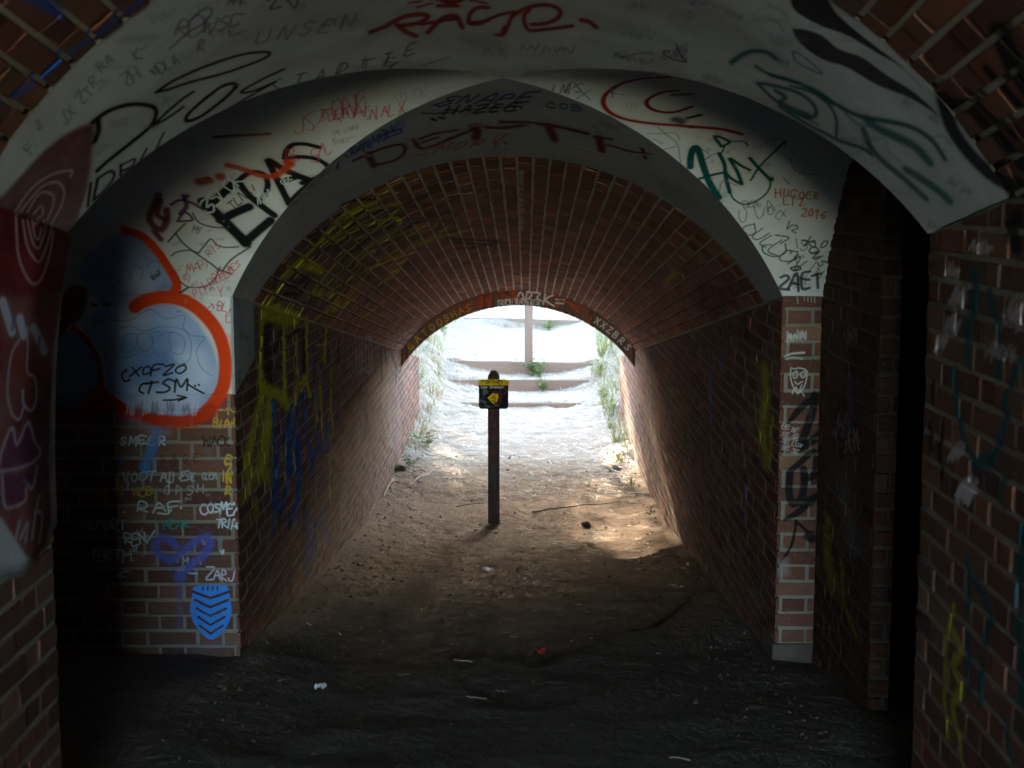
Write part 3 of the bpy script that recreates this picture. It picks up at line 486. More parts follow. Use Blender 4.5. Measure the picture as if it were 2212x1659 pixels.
for v, p, w, tp in (('G', [(345,1172),(420,1085),(505,1010)], 40, 1), ('G', [(502,1010),(490,1100),(445,1230),(415,1312)], 48, 0), ('G', [(412,1315),(470,1285),(530,1240)], 50, 0), ('G', [(358,1452),(430,1388),(490,1340),(525,1365)], 36, 0), ('G', [(435,1440),(442,1500),(425,1600),(375,1642),(352,1570),(356,1470)], 44, 0), ('G', [(512,1380),(500,1470),(440,1495)], 44, 0), ('G', [(440,1640),(525,1600)], 60, 0), ('H', [(318,252),(400,205),(500,110)], 40, 1), ('H', [(290,495),(345,420),(372,335),(382,260)], 17, 0), ('H', [(380,258),(430,305),(455,330)], 18, 0), ('H', [(462,345),(472,350)], 66, 0)):
    S(C_wall, v, p, w, BLK, .25, .95, taper=bool(tp))
for i in range(8): text(C_wall, 'G', rr.choice(['BE', 'LUV', 'SE', 'ME']), 312 + (i % 2)*55, 1200 + i*20, 26, 5, (.60,.52,.52), -20, alpha=.7)
Fl(C_wall, 'H', [(280,480),(330,480),(340,560),(280,570)], (.34,.28,.27), .5, 10)
# dark recess and the wall beside the camera
for p, w, al in (([(560,250),(565,450),(575,640)], 60, .55), ([(540,300),(545,520)], 40, .4), ([(640,500),(650,720),(720,900)], 40, .5), ([(600,560),(610,640)], 50, .4)): S(C_rec, 'H', p, w, (.38,.34,.01), .8, al, grain=.3)
for i in range(5): scrawl(C_rec, 'G', rr.uniform(560, 700), rr.uniform(700, 1600), 90, 60, 7, rr.choice([WHT, (.3,.3,.45)]), 5, 10, .5, seed=i)
S(C_rec, 'G', [(700,900),(705,1200)], 50, (.10,.10,.35), 1.0, .35); S(C_rec, 'H', [(650,100),(700,400)], 120, (.3,.32,.36), 1.0, .25)
for v, p, w in (('G', [(1425,290),(1425,480),(1385,640),(1392,840)], 46), ('G', [(1505,400),(1550,560),(1580,740),(1560,900)], 40), ('G', [(1308,860),(1325,1100),(1380,1300),(1460,1425),(1540,1350),(1600,1180),(1612,1050)], 44), ('G', [(1430,1400),(1520,1400)], 70), ('G', [(1605,1040),(1690,800)], 40), ('G', [(1600,1480),(1590,1659)], 36), ('H', [(1352,470),(1352,760)], 44), ('H', [(1390,600),(1480,800),(1440,950)], 50), ('H', [(1350,900),(1355,1230)], 40), ('H', [(1430,1050),(1420,1300)], 40), ('H', [(1660,300),(1640,700),(1660,1300)], 50), ('H', [(1560,1380),(1600,1640)], 40)):
    S(C_nR, v, p, w, (.004,.07,.085), .7, .85)
for v, p, w in (('H', [(1275,735),(1235,900),(1222,1200),(1240,1480)], 34), ('H', [(1270,880),(1310,1000),(1270,1080),(1312,1200),(1272,1300),(1300,1470)], 50), ('H', [(1310,1480),(1320,1659)], 30)): S(C_nR, v, p, w, (.36,.34,.01), .6, .8, grain=.2)
for v, x, y, wd, h, al in (('G',1400,180,130,70,.5), ('G',1280,490,90,100,.4), ('G',1250,640,90,90,.35), ('G',1500,780,160,90,.35), ('G',1600,600,110,150,.4), ('G',1310,1620,110,110,.7), ('H',1290,150,90,120,.5), ('G',1200,740,60,80,.35), ('G',1250,330,80,70,.4), ('G',1280,1380,70,90,.4)):
    for k in range(2): scrawl(C_nR, v, x, y - k*20, wd, h, 13, (.60,.52,.55), 5, -20, al, seed=k)
for p, w in (([(1180,930),(1185,1060)], 30), ([(1165,1180),(1180,1320),(1175,1290)], 28), ([(1240,1180),(1225,1340),(1240,1480)], 32), ([(1560,1430),(1600,1500),(1640,1480)], 0.1)): S(C_nR, 'G', p, w, BLK, .5, .85)
for i in range(120):
    y_, z_ = rr.uniform(1.3, 3.8), rr.uniform(.2, 1.9); C_nR.line([(y_, z_), (y_ + rr.uniform(-.02, .02), z_ - rr.uniform(.0, .06))], rr.uniform(.004, .02), rr.choice([(.2,.2,.24), (.4,.36,.36), (.02,.05,.06), (.1,.02,.05)]), .8, rr.uniform(.1, .4))

# --- grey band round the inner tunnel
text(C_far, 'B', 'SNAPE', 985, 695, 55, 15, (.012,.035,.16), 3, adv=1.02, asp=1.9, slant=.8, jit=.08); S(C_far, 'B', [(955,695),(1040,670),(1110,655)], 12, (.012,.035,.16)); text(C_far, 'B', 'COB', 1710, 700, 34, 13, (.02,.06,.18), -8, adv=1.05, asp=1.8)
text(C_far, 'B', 'HAZEE', 1040, 748, 48, 16, BLK, 3, adv=1.13, asp=1.5, slant=.6); S(C_far, 'B', [(895,742),(1040,742),(1300,712),(1550,700)], 10, BLK); S(C_far, 'B', [(960,780),(985,790)], 22, BLK); S(C_far, 'B', [(1010,770),(1040,778)], 20, BLK); S(C_far, 'B', [(1490,700),(1505,715)], 12, BLK); S(C_far, 'B', [(1535,700),(1550,715)], 12, BLK); S(C_far, 'B', [(1180,750),(1400,730)], 26, CHAR, 1.0, .4)
for v, p, w in (('B', [(540,1010),(582,1090)], 50), ('B', [(450,1055),(545,1010),(680,962),(770,952),(782,1000),(720,1050),(600,1082)], 28), ('B', [(840,915),(880,972),(960,962),(1100,905)], 30), ('B', [(860,922),(960,882),(1125,855)], 22), ('B', [(880,942),(1000,902)], 20), ('B', [(1080,912),(1180,872),(1262,832)], 26), ('B', [(1262,835),(1250,905)], 62), ('B', [(1210,825),(1400,842),(1585,820)], 26), ('B', [(1410,803),(1600,806),(1800,832),(1980,872)], 26), ('B', [(1725,832),(1762,910)], 60), ('C', [(215,1030),(235,1125)], 64), ('C', [(175,1020),(310,1042)], 24), ('C', [(280,1080),(450,1132),(605,1155)], 22), ('C', [(0,970),(130,1000)], 24), ('C', [(540,1120),(560,1180)], 40)):
    S(C_far, v, p, w, MAR, .45, .95)
for p in ([(520,1015),(560,1025)], [(850,910),(890,940)], [(1220,825),(1300,830)], [(1560,815),(1640,820)]): S(C_far, 'B', p, 20, PINK, .6, .6, grain=.4)
text(C_far, 'B', 'SMORV', 850, 1025, 42, 12, (.45,.10,.035), 9, adv=1.14, asp=2.0, slant=.8); S(C_far, 'B', [(570,1130),(680,1070),(830,1030),(900,1020)], 8, (.45,.1,.035), .5, .8); S(C_far, 'B', [(1380,930),(1375,975)], 12, (.45,.1,.035)); S(C_far, 'B', [(1430,930),(1450,950)], 14, (.45,.1,.035))
for i in range(9): scrawl(C_far, 'B', 400 + i*38, 1050 - i*22, 110, 45, 11, rr.choice([(.02,.06,.25), (.03,.12,.36)]), 4, 30, .8, seed=i)
S(C_far, 'B', [(640,890),(740,850),(760,870),(680,900),(640,925)], 14, (.02,.06,.25)); S(C_far, 'B', [(340,1100),(350,1060)], 16, (.02,.05,.2))
for i in range(26):
    x = rr.uniform(1370, 2000); y = 985 + abs(x - 1600)*.12 + rr.uniform(-15, 15); S(C_far, 'B', [(x, y), (x + 20, y - 12), (x + 45, y + 8)], 7, (.5,.46,.25), .5, .7)
for p, w in (([(50,1100),(250,1150),(400,1190),(600,1260),(820,1345)], 14), ([(200,1170),(400,1240),(600,1340),(700,1442)], 12), ([(780,1480),(900,1530),(1010,1605)], 12), ([(310,1115),(450,1180),(640,1270),(700,1290)], 10), ([(480,1150),(600,1160)], 16), ([(630,1420),(700,1445)], 16), ([(980,1500),(1010,1530)], 16), ([(500,1300),(760,1420),(900,1500)], 8)): S(C_far, 'C', p, w, PINK, .6, .8, grain=.35)
S(C_far, 'B', [(1280,845),(1480,870),(1600,900),(1700,955),(1750,960)], 6, (.5,.45,.3), .5, .8); S(C_far, 'B', [(1915,960),(2060,1000)], 12, (.6,.55,.55), .6, .8)
for i in range(80):
    a = rr.random(); x, y = 20 + 330*a, 1330 - 260*a + rr.uniform(-110, 60)
    S(C_far, 'B', [(x, y), (x + rr.uniform(15, 60), y - rr.uniform(10, 45))], rr.uniform(4, 8), rr.choice([(.10,.11,.16), (.4,.25,.2), (.5,.5,.55), (.05,.06,.1), (.3,.28,.2)]), .6, rr.uniform(.3, .8))
for i in range(10): scrawl(C_far, 'C', rr.uniform(60, 1000), 880 + rr.uniform(-20, 60) + rr.uniform(0, 500)*.4, 90, 30, 6, CHAR, 5, -30, .4, seed=i)
for i in range(16): scrawl(C_farL, 'J', rr.uniform(10, 130), rr.uniform(0, 760), 60, 30, 7, rr.choice([(.08,.08,.10), (.4,.33,.15), (.25,.27,.33)]), 4, 60, .5, seed=i)

# --- inside the inner tunnel
S0 = S
def S(cv, v, pts, w, col, soft=.3, alpha=1.0, **k):     # tags gone over several times with a wide nozzle
    S0(cv, v, pts, w*1.25, col, soft, alpha, **k)
    if col in (YV, DK) or col[2] > .3:
        for j in range(2): S0(cv, v, [(x + rr.uniform(-14, 14), y + rr.uniform(-12, 12)) for x, y in pts], w*rr.uniform(.5, 1.0), col, .6, alpha*rr.uniform(.4, .9), **k)
YV = (.50,.48,.012); DK = (.016,.016,.018)
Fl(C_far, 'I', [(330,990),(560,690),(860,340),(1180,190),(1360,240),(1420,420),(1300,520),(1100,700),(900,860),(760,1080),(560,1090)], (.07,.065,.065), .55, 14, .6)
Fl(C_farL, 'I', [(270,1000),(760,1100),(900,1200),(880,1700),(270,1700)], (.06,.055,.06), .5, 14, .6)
for p, w in (([(650,480),(720,440),(770,420)], 36), ([(900,230),(1010,195),(1150,188)], 22), ([(830,480),(960,370),(1040,340)], 26), ([(690,640),(760,560),(880,520)], 30), ([(960,590),(1030,550),(1050,560)], 36), ([(1070,500),(1200,420),(1300,370)], 30), ([(1340,360),(1422,340)], 34), ([(500,820),(640,800),(600,880)], 40), ([(410,980),(480,900),(560,900)], 40), ([(1000,840),(1100,740),(1200,650)], 22), ([(380,850),(420,780),(480,720)], 26), ([(930,720),(1000,680)], 30), ([(1150,900),(1200,830),(1210,790)], 20)): S(C_far, 'I', p, w, DK, .5, .85)
for p, w in (([(335,985),(430,870),(560,700),(700,540),(850,370),(960,290),(1172,200)], 24), ([(560,690),(650,690),(745,725)], 48), ([(640,925),(740,800),(900,620),(1080,470),(1250,330),(1335,240)], 20), ([(820,485),(980,350),(1160,255),(1335,220)], 30), ([(860,385),(1000,285),(1175,212)], 26), ([(720,885),(900,722),(1100,540),(1310,425)], 18), ([(780,905),(1000,762),(1422,560)], 16), ([(700,1085),(820,985),(930,850),(1080,722),(1422,590)], 16), ([(840,520),(1000,420),(1180,350),(1300,330)], 24), ([(690,880),(740,900)], 40), ([(800,920),(850,900)], 34), ([(840,1010),(880,960)], 34), ([(1040,1090),(1200,960),(1380,800)], 18), ([(1290,330),(1340,360),(1300,420)], 24)):
    S(C_far, 'I', p, w, YV, .5, .82, grain=.12)
for p, w in (([(335,1040),(430,1050),(545,1080)], 90), ([(320,1020),(300,1200),(290,1500),(300,1700)], 26), ([(470,1130),(465,1400),(470,1680)], 20), ([(560,1200),(562,1500)], 14), ([(635,1080),(640,1480),(600,1620)], 18), ([(780,1150),(770,1400)], 18), ([(330,1000),(420,990)], 50)): S(FR_, 'I', p, w, YV, .5, .85, grain=.12)
for p, w in (([(350,1150),(340,1350),(360,1580)], 70), ([(430,1250),(440,1180),(400,1310)], 26), ([(400,1450),(450,1440)], 20), ([(580,1160),(500,1220)], 22), ([(610,1180),(620,1480)], 30), ([(800,1310),(800,1400)], 20), ([(880,1250),(870,1390)], 22)): S(C_farL, 'I', p, w, DK, .5, .8)
for p, w, al in (([(300,760),(450,800),(560,920),(620,960)], 80, .7), ([(270,640),(300,760),(250,1000),(180,1300)], 90, .55), ([(380,900),(330,1200),(300,1500)], 150, .5), ([(160,1330),(140,1600)], 120, .5), ([(700,690),(740,640),(800,830)], 30, .7), ([(660,700),(640,860),(580,940)], 50, .55), ([(400,1100),(410,1650)], 60, .4), ([(960,200),(930,430)], 20, .6), ([(850,300),(940,290)], 16, .5)): S(C_farL, 'J', p, w, YV, .7, al, grain=.2)
for p, w, al in (([(410,880),(420,1200),(430,1700)], 46, .85), ([(600,950),(560,1200),(590,1650)], 70, .85), ([(660,940),(640,1300),(680,1659)], 40, .8), ([(705,800),(740,1000),(775,1250),(795,1500)], 30, .8), ([(855,790),(865,1100),(860,1300),(800,1680)], 34, .8), ([(830,480),(850,600),(840,750)], 24, .8), ([(940,500),(940,700)], 20, .6), ([(960,1140),(980,1380)], 70, .4)): S(C_farL, 'J', p, w, (.010,.075,.36), .5, al, grain=.1)
for p, w, al in (([(370,180),(375,560)], 50, .9), ([(455,0),(470,300),(405,610)], 62, .9), ([(560,0),(560,400),(500,690)], 62, .9), ([(640,600),(640,1100)], 60, .45), ([(700,700),(690,1000)], 70, .4), ([(640,0),(690,200)], 34, .7), ([(760,560),(800,860)], 50, .35)): S(C_farL, 'K', p, w, (.008,.07,.34), .5, al, grain=.1)
for p, w, al in (([(480,640),(490,740)], 40, .7), ([(400,600),(400,680)], 34, .6), ([(840,300),(860,420)], 40, .5), ([(1000,430),(1000,560)], 50, .35), ([(620,560),(600,900)], 60, .4), ([(950,200),(930,350),(880,520)], 50, .4)): S(C_farL, 'K', p, w, DK, .7, al)
S(C_farL, 'K', [(100,450),(150,300),(240,250),(330,300)], 110, YV, .8, .4, grain=.3); S(C_farL, 'K', [(180,520),(190,640)], 60, YV, .9, .35, grain=.3)
LV = (.50,.45,.50)
Fl(C_farL, 'J', [(1515,330),(1690,395),(1705,560),(1735,900),(1750,1350),(1620,1350),(1550,1000),(1530,600)], LV, .18, 6, .7); Fl(C_far, 'J', [(1500,330),(1600,230),(1800,150),(1945,85),(1900,180),(1740,375),(1690,400)], LV, .32, 4, .5)
for p in ([(1530,310),(1640,190),(1680,150)], [(1590,350),(1680,240),(1780,170)], [(1650,370),(1720,270),(1940,90)]): S(C_far, 'J', p, 22, DK, .4, .9)
for p in ([(1525,340),(1540,600),(1535,700)], [(1580,370),(1590,480)], [(1650,390),(1700,560)], [(1690,480),(1690,700)]): S(C_farL, 'J', p, 16, DK, .5, .8)
for x in (1265, 1300, 1330, 1370, 1405, 1430): S(FR_, 'J', [(x, 210), (x + 5, 380), (x + 15, 580)], 14, (.30,.31,.42), .6, .65, grain=.2)
S(C_farL, 'J', [(1300,600),(1350,540),(1420,600)], 14, (.3,.31,.42), .6, .6); S(C_far, 'J', [(1180,190),(1220,110)], 20, (.02,.07,.22), .6, .8); S(C_farL, 'J', [(1370,930),(1385,1150),(1340,1300)], 40, DK, .8, .5)
for i in range(200):   # rubbed, scuffed patches on the far left wall
    y_, z_ = rr.uniform(7, 15.5), rr.uniform(-.6, .9); C_farL.line([(y_, z_), (y_ + rr.uniform(-.03, .03), z_ - rr.uniform(.03, .22))], rr.uniform(.015, .05), rr.choice([(.04,.04,.06), (.02,.02,.03), (.3,.27,.28), (.10,.05,.04), (.22,.2,.12), (.35,.3,.25)]), .9, rr.uniform(.12, .45))
for i in range(160):
    y_, z_ = rr.uniform(6.2, 15.5), rr.uniform(-.6, 1.3); C_farR.line([(y_, z_), (y_ + rr.uniform(-.03, .03), z_ - rr.uniform(.03, .22))], rr.uniform(.015, .05), rr.choice([(.04,.04,.06), (.02,.02,.03), (.10,.05,.04), (.2,.18,.16)]), .9, rr.uniform(.1, .35))
for p, w, c_, al in (([(1420,860),(1425,1100),(1400,1400),(1430,1700)], 95, YV, .45), ([(935,690),(938,1000),(942,1340)], 14, LBL, .5), ([(1030,740),(1040,860)], 20, LBL, .4), ([(1210,1350),(1215,1659)], 40, (.10,.12,.28), .4), ([(950,900),(960,1200)], 60, (.12,.12,.25), .3), ([(1480,1300),(1470,1659)], 50, YV, .3), ([(1255,1900),(1250,2200)], 30, LBL, .35), ([(1240,300),(1260,600)], 60, DK, .3)): S(C_farR, 'L', p, w, c_, .8, al, grain=.2)
for q in ([(740,180),(860,100),(1000,150),(1200,120),(1330,200),(1010,440),(880,370)],): Fl(C_far, 'L', q, (.085,.008,.012), .55, 12, .4)
for p in ([(560,110),(620,70),(650,30)], [(700,30),(720,90)]): S(C_far, 'L', p, 14, YV, .6, .6)
for p in ([(800,1500),(900,1432),(1060,1392),(1125,1412),(1100,1428)], [(1050,1530),(1200,1492),(1345,1472)], [(1060,1562),(1250,1570),(1410,1582),(1300,1600),(1120,1590)], [(780,1470),(830,1440),(800,1500)], [(1120,1630),(1250,1620),(1380,1600)]): S(C_far, 'B', p, 14, DK, .5, .75)
for i, ch in enumerate('ABCRIEVOICE'): text(C_far, 'B', ch, 1535, 1140 + i*36, 20, 6, (.48,.42,.38), 0, asp=1.4, jit=.12)
for i in range(140):
    y_, s_ = rr.uniform(6.5, 13.5), rr.uniform(-1.3, 1.3); C_far.line([(y_, s_), (y_ + rr.uniform(-.1, .1), s_ + rr.uniform(-.05, .05))], rr.uniform(.01, .04), rr.choice([(.03,.03,.03), (.10,.06,.05), (.28,.24,.2), (.14,.12,.06)]), .9, rr.uniform(.15, .45))

S = S0
for i in range(46):
    y_, s_ = rr.uniform(6.6, 9.5), rr.uniform(-1.3, -.55); C_far.line(catmull([(y_, s_), (y_ + rr.uniform(-.12, .12), s_ + rr.uniform(.06, .16)), (y_ + rr.uniform(-.2, .2), s_ + rr.uniform(.12, .3))]), rr.uniform(.012, .035), rr.choice([YV, YV, DK, DK, (.22,.2,.2)]), .6, rr.uniform(.35, .8), au=2.5)
for i in range(26):
    y_, z_ = rr.uniform(6.5, 9.2), rr.uniform(.35, .95); C_farL.line([(y_, z_), (y_ + rr.uniform(-.08, .08), z_ - rr.uniform(.08, .3))], rr.uniform(.015, .04), rr.choice([YV, DK, (.01,.075,.36), (.2,.2,.22)]), .6, rr.uniform(.3, .7), au=2.5)
# --- arch ring at the far mouth
AX = lambda pts: pts
VIEW['R'] = (855.6, 616, 2.765*1.461)            # 1250,900 crop
for i in range(26):
    x = -.62 + i*.045; z = EYE - 1.0 - .14 - .0; zz = EYE - 1.474 + prof(x, .572) - .06
    C_arch.line([(x, zz - .05), (x + rr.uniform(-.01, .03), zz + .05)], rr.uniform(.012, .03), rr.choice([(.55,.07,.02), (.45,.05,.02), (.3,.04,.02), (.12,.10,.05)]), .4, .85)
for i, ch in enumerate('GATOOSHAS'):
    x = -1.02 + i*.067; zz = EYE - 1.474 + prof(x, .572) - .115
    ang = math.atan2(prof(x + .03, .572) - prof(x - .03, .572), .06)
    for st in FONT[ch]:
        C_arch.line([(x + (a*.055*math.cos(ang) - b*.06*math.sin(ang)), zz + (a*.055*math.sin(ang) + b*.06*math.cos(ang))) for a, b in st], .011, (.45,.25,.03), .4)
for i, ch in enumerate('CARDTECK'):
    x = -.19 + i*.068; zz = EYE - 1.474 + prof(x, .572) - .135
    if i < 6: C_arch.poly([(x - .004, zz - .012), (x + .054, zz - .012), (x + .054, zz + .06), (x - .004, zz + .06)], (.62,.60,.58), .9, .003)
    for st in FONT[ch]: C_arch.line([(x + .008 + a*.04, zz + b*.045) for a, b in st], .010, (.02,.02,.02), .3)
for st in ([(-.02,.93),(.02,1.02),(.05,.98),(.03,.93)], [(.07,.93),(.09,1.03),(.13,1.0),(.10,.96)], [(.15,1.02),(.21,1.01),(.18,.97),(.22,.94)], [(.26,1.02),(.24,.91)], [(.34,1.0),(.26,.95),(.34,.89)], [(.36,.955),(.44,.95)], [(.36,.92),(.43,.915)], [(.10,1.02),(.20,1.03)]): C_arch.line(catmull(st), .017, (.66,.66,.68), .35, .9)
for a, b in (((-.15,1.0),(-.02,.94)), ((-.06,1.02),(.02,.95)), ((.36,.97),(.52,.91)), ((.46,.93),(.62,.86)), ((.5,.9),(.58,.83)), ((.70,.80),(.67,.72)), ((-.3,.97),(-.26,.88))): C_arch.line([a, b], .016, (.55,.06,.02), .5, .85)
for i, ch in enumerate('+XZBRS'):
    x = .72 + i*.058; zz = EYE - 1.474 + prof(min(x, 1.1), .572) - .10
    ang = math.atan2(prof(min(x + .03, 1.11), .572) - prof(x - .03, .572), .06)
    for st in FONT.get(ch, FONT['X']): C_arch.line([(x + (a*.05*math.cos(ang) - b*.06*math.sin(ang)), zz + (a*.05*math.sin(ang) + b*.06*math.cos(ang))) for a, b in st], .012, (.62,.6,.58), .4)
# ------------------------------------------------------------------ materials
class NT:
    def __init__(s, name):
        s.m = bpy.data.materials.new(name); s.m.use_nodes = True; s.t = s.m.node_tree; s.t.nodes.clear()
        s.out = s.t.nodes.new('ShaderNodeOutputMaterial'); s.b = s.t.nodes.new('ShaderNodeBsdfPrincipled')
        s.t.links.new(s.b.outputs[0], s.out.inputs[0]); s.pos = None
    def n(s, ty, **kw):
        x = s.t.nodes.new(ty)
        for k, v in kw.items(): setattr(x, k, v)
        return x
    def l(s, a, b): s.t.links.new(a, b)
    def val(s, sock, v):
        if hasattr(v, 'is_linked') or isinstance(v, bpy.types.NodeSocket): s.l(v, sock)
        elif isinstance(v, (tuple, list)) and len(v) == 3 and sock.type == 'RGBA': sock.default_value = (*v, 1)
        else: sock.default_value = v
    def math(s, op, a, b=0.0, c=None):
        x = s.n('ShaderNodeMath', operation=op); s.val(x.inputs[0], a); s.val(x.inputs[1], b)
        if c is not None: s.val(x.inputs[2], c)
        return x.outputs[0]
    def mix(s, f, a, b, blend='MIX'):
        x = s.n('ShaderNodeMix', data_type='RGBA', blend_type=blend)
        s.val(x.inputs[0], f); s.val(x.inputs[6], a); s.val(x.inputs[7], b); return x.outputs[2]
    def position(s):
        if s.pos is None: s.pos = s.n('ShaderNodeNewGeometry')
        return s.pos.outputs['Position']
    def noise(s, scale, detail=4, rough=0.55, vec=None, dist=0.0):
        x = s.n('ShaderNodeTexNoise'); x.inputs['Scale'].default_value = scale; x.inputs['Detail'].default_value = detail
        x.inputs['Roughness'].default_value = rough; x.inputs['Distortion'].default_value = dist
        s.l(vec if vec is not None else s.position(), x.inputs['Vector']); return x
    def ramp(s, fac, stops):
        x = s.n('ShaderNodeValToRGB'); e = x.color_ramp.elements
        while len(e) < len(stops): e.new(0.5)
        for i, (p, c) in enumerate(stops):
            e[i].position = p; e[i].color = (*c, 1) if len(c) == 3 else c
        s.val(x.inputs[0], fac); return x.outputs[0]
    def bump(s, h, strength, dist):
        x = s.n('ShaderNodeBump'); x.inputs['Strength'].default_value = strength; x.inputs['Distance'].default_value = dist
        s.l(h, x.inputs['Height'])
        if s.b.inputs['Normal'].is_linked: s.l(s.b.inputs['Normal'].links[0].from_socket, x.inputs['Normal'])
        s.l(x.outputs[0], s.b.inputs['Normal'])
    def fin(s, col, rough=0.85, spec=0.3):
        s.val(s.b.inputs['Base Color'], col); s.val(s.b.inputs['Roughness'], rough)
        s.b.inputs['Specular IOR Level'].default_value = spec; return s.m
    def paint(s, col, cv):
        sep = s.n('ShaderNodeSeparateXYZ'); s.l(s.position(), sep.inputs[0])
        x, y, z = sep.outputs
        asn = lambda q: s.math('MULTIPLY', s.math('ARCSINE', s.math('DIVIDE', q, R0)), R0)
        if cv.kind == 'y': u, v = x, z
        elif cv.kind == 'x': u, v = y, z
        elif cv.kind == 'vault': u, v = y, asn(x)
        else: u, v = x, asn(s.math('MULTIPLY', s.math('SUBTRACT', y, YM), A/B))
        c = s.n('ShaderNodeCombineXYZ')
        s.l(s.math('DIVIDE', s.math('SUBTRACT', u, cv.u0), cv.u1 - cv.u0), c.inputs[0])
        s.l(s.math('DIVIDE', s.math('SUBTRACT', v, cv.v0), cv.H*cv.res), c.inputs[1])
        im = s.n('ShaderNodeTexImage', extension='CLIP', interpolation='Linear'); im.image = cv.image()
        s.l(c.outputs[0], im.inputs[0])
        inv = s.math('SUBTRACT', 1.0, im.outputs['Alpha'])
        k = s.n('ShaderNodeCombineXYZ')
        for i in range(3): s.l(inv, k.inputs[i])
        return s.mix(1.0, s.mix(1.0, col, k.outputs[0], 'MULTIPLY'), im.outputs['Color'], 'ADD'), im.outputs['Alpha']

def mat_brick(name, cv, tint=(1, 1, 1), stain=0.5):
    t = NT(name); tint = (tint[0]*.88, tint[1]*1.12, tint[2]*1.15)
    oi = t.n('ShaderNodeObjectInfo'); t.position()
    rnd = t.math('FRACT', t.math('ADD', oi.outputs['Random'], t.pos.outputs['Random Per Island']))
    base = t.ramp(rnd, [(0.0, (0.115, 0.040, 0.030)), (0.25, (0.19, 0.068, 0.046)), (0.5, (0.165, 0.052, 0.040)), (0.72, (0.235, 0.092, 0.058)), (0.88, (0.14, 0.066, 0.052)), (1.0, (0.27, 0.125, 0.075))])
    v2 = t.math('FRACT', t.math('MULTIPLY', rnd, 17.31)); vv = t.math('ADD', t.math('MULTIPLY', v2, 0.75), 0.6); kk = t.n('ShaderNodeCombineXYZ')
    for i_ in range(3): t.l(vv, kk.inputs[i_])
    base = t.mix(1.0, t.mix(1.0, base, tint, 'MULTIPLY'), kk.outputs[0], 'MULTIPLY')
    n1 = t.noise(9, 6, 0.65); n2 = t.noise(70, 4, 0.7); n3 = t.noise(2.2, 5, 0.6)
    base = t.mix(t.math('MULTIPLY', n1.outputs[0], 0.55), base, (0.085, 0.048, 0.040))
    base = t.mix(t.ramp(n2.outputs[0], [(0.52, (0, 0, 0)), (0.72, (0.35, 0.35, 0.35))]), base, (0.31, 0.19, 0.14))
    base = t.mix(t.math('MULTIPLY', t.ramp(n3.outputs[0], [(0.42, (0, 0, 0)), (0.75, (1, 1, 1))]), stain), base, (0.11, 0.085, 0.075))
    col, al = t.paint(base, cv) if cv else (base, None)
    t.fin(col, 0.92, 0.08)
    t.bump(n1.outputs[0], 0.5, 0.006); t.bump(n2.outputs[0], 0.5, 0.002)
    return t.m
def mat_mortar(name, cv, c=(0.36, 0.335, 0.285)):
    t = NT(name)
    n1 = t.noise(22, 5, 0.7); n2 = t.noise(2.5, 4, 0.6); n3 = t.noise(160, 3, .6)
    base = t.mix(n1.outputs[0], tuple(a*0.7 for a in c), tuple(min(1, a*1.3) for a in c))
    base = t.mix(t.ramp(n2.outputs[0], [(0.45, (0, 0, 0)), (0.75, (0.6, 0.6, 0.6))]), base, (0.12, 0.10, 0.08))
    col, al = t.paint(base, cv) if cv else (base, None)
    if cv: col = t.mix(t.ramp(n1.outputs[0], [(.35, (.74, .74, .74)), (.6, (.97, .97, .97))]), base, col)
    t.fin(col, 0.97, 0.05); t.bump(n1.outputs[0], 0.8, 0.006); t.bump(n3.outputs[0], 0.5, .002)
    return t.m
def mat_plaster(name, cv, c=(0.62, 0.63, 0.63), dirt=0.5):
    t = NT(name)
    n1 = t.noise(3.0, 6, 0.62, dist=0.6); n2 = t.noise(28, 4, 0.6); n3 = t.noise(1.7, 6, 0.62, dist=.8); n4 = t.noise(240, 2, .5)
    base = t.mix(t.ramp(n1.outputs[0], [(0.35, (0, 0, 0)), (0.7, (1, 1, 1))]), tuple(a*(1 - 0.22*dirt) for a in c), c)
    base = t.mix(t.math('MULTIPLY', t.ramp(n3.outputs[0], [(0.45, (0, 0, 0)), (0.72, (1, 1, 1))]), 0.62*dirt), base, (0.30, 0.285, 0.26))
    base = t.mix(t.ramp(n2.outputs[0], [(0.60, (0, 0, 0)), (0.80, (0.4*dirt,)*3)]), base, (0.30, 0.29, 0.28))
    col, al = t.paint(base, cv) if cv else (base, None)
    t.fin(col, 0.92, 0.08); t.bump(n1.outputs[0], 0.35, 0.02); t.bump(n2.outputs[0], 0.25, 0.004); t.bump(n4.outputs[0], .25, .001)
    return t.m
def mat_simple(name, c1, c2, scale=30, rough=0.8, bump=0.4, dist=0.003, stretch=None, spec=0.3):
    t = NT(name)
    vec = None
    if stretch:
        tc = t.n('ShaderNodeTexCoord'); mp = t.n('ShaderNodeMapping'); mp.inputs['Scale'].default_value = stretch
        t.l(tc.outputs['Object'], mp.inputs[0]); vec = mp.outputs[0]
    n1 = t.noise(scale, 5, 0.65, vec)
    oi = t.n('ShaderNodeObjectInfo'); t.position()
    f = t.math('ADD', t.math('MULTIPLY', n1.outputs[0], 0.7), t.math('MULTIPLY', t.math('FRACT', t.math('ADD', oi.outputs['Random'], t.pos.outputs['Random Per Island'])), 0.4))
    t.fin(t.mix(f, c1, c2), rough, spec)
    if bump: t.bump(n1.outputs[0], bump, dist)
    return t.m

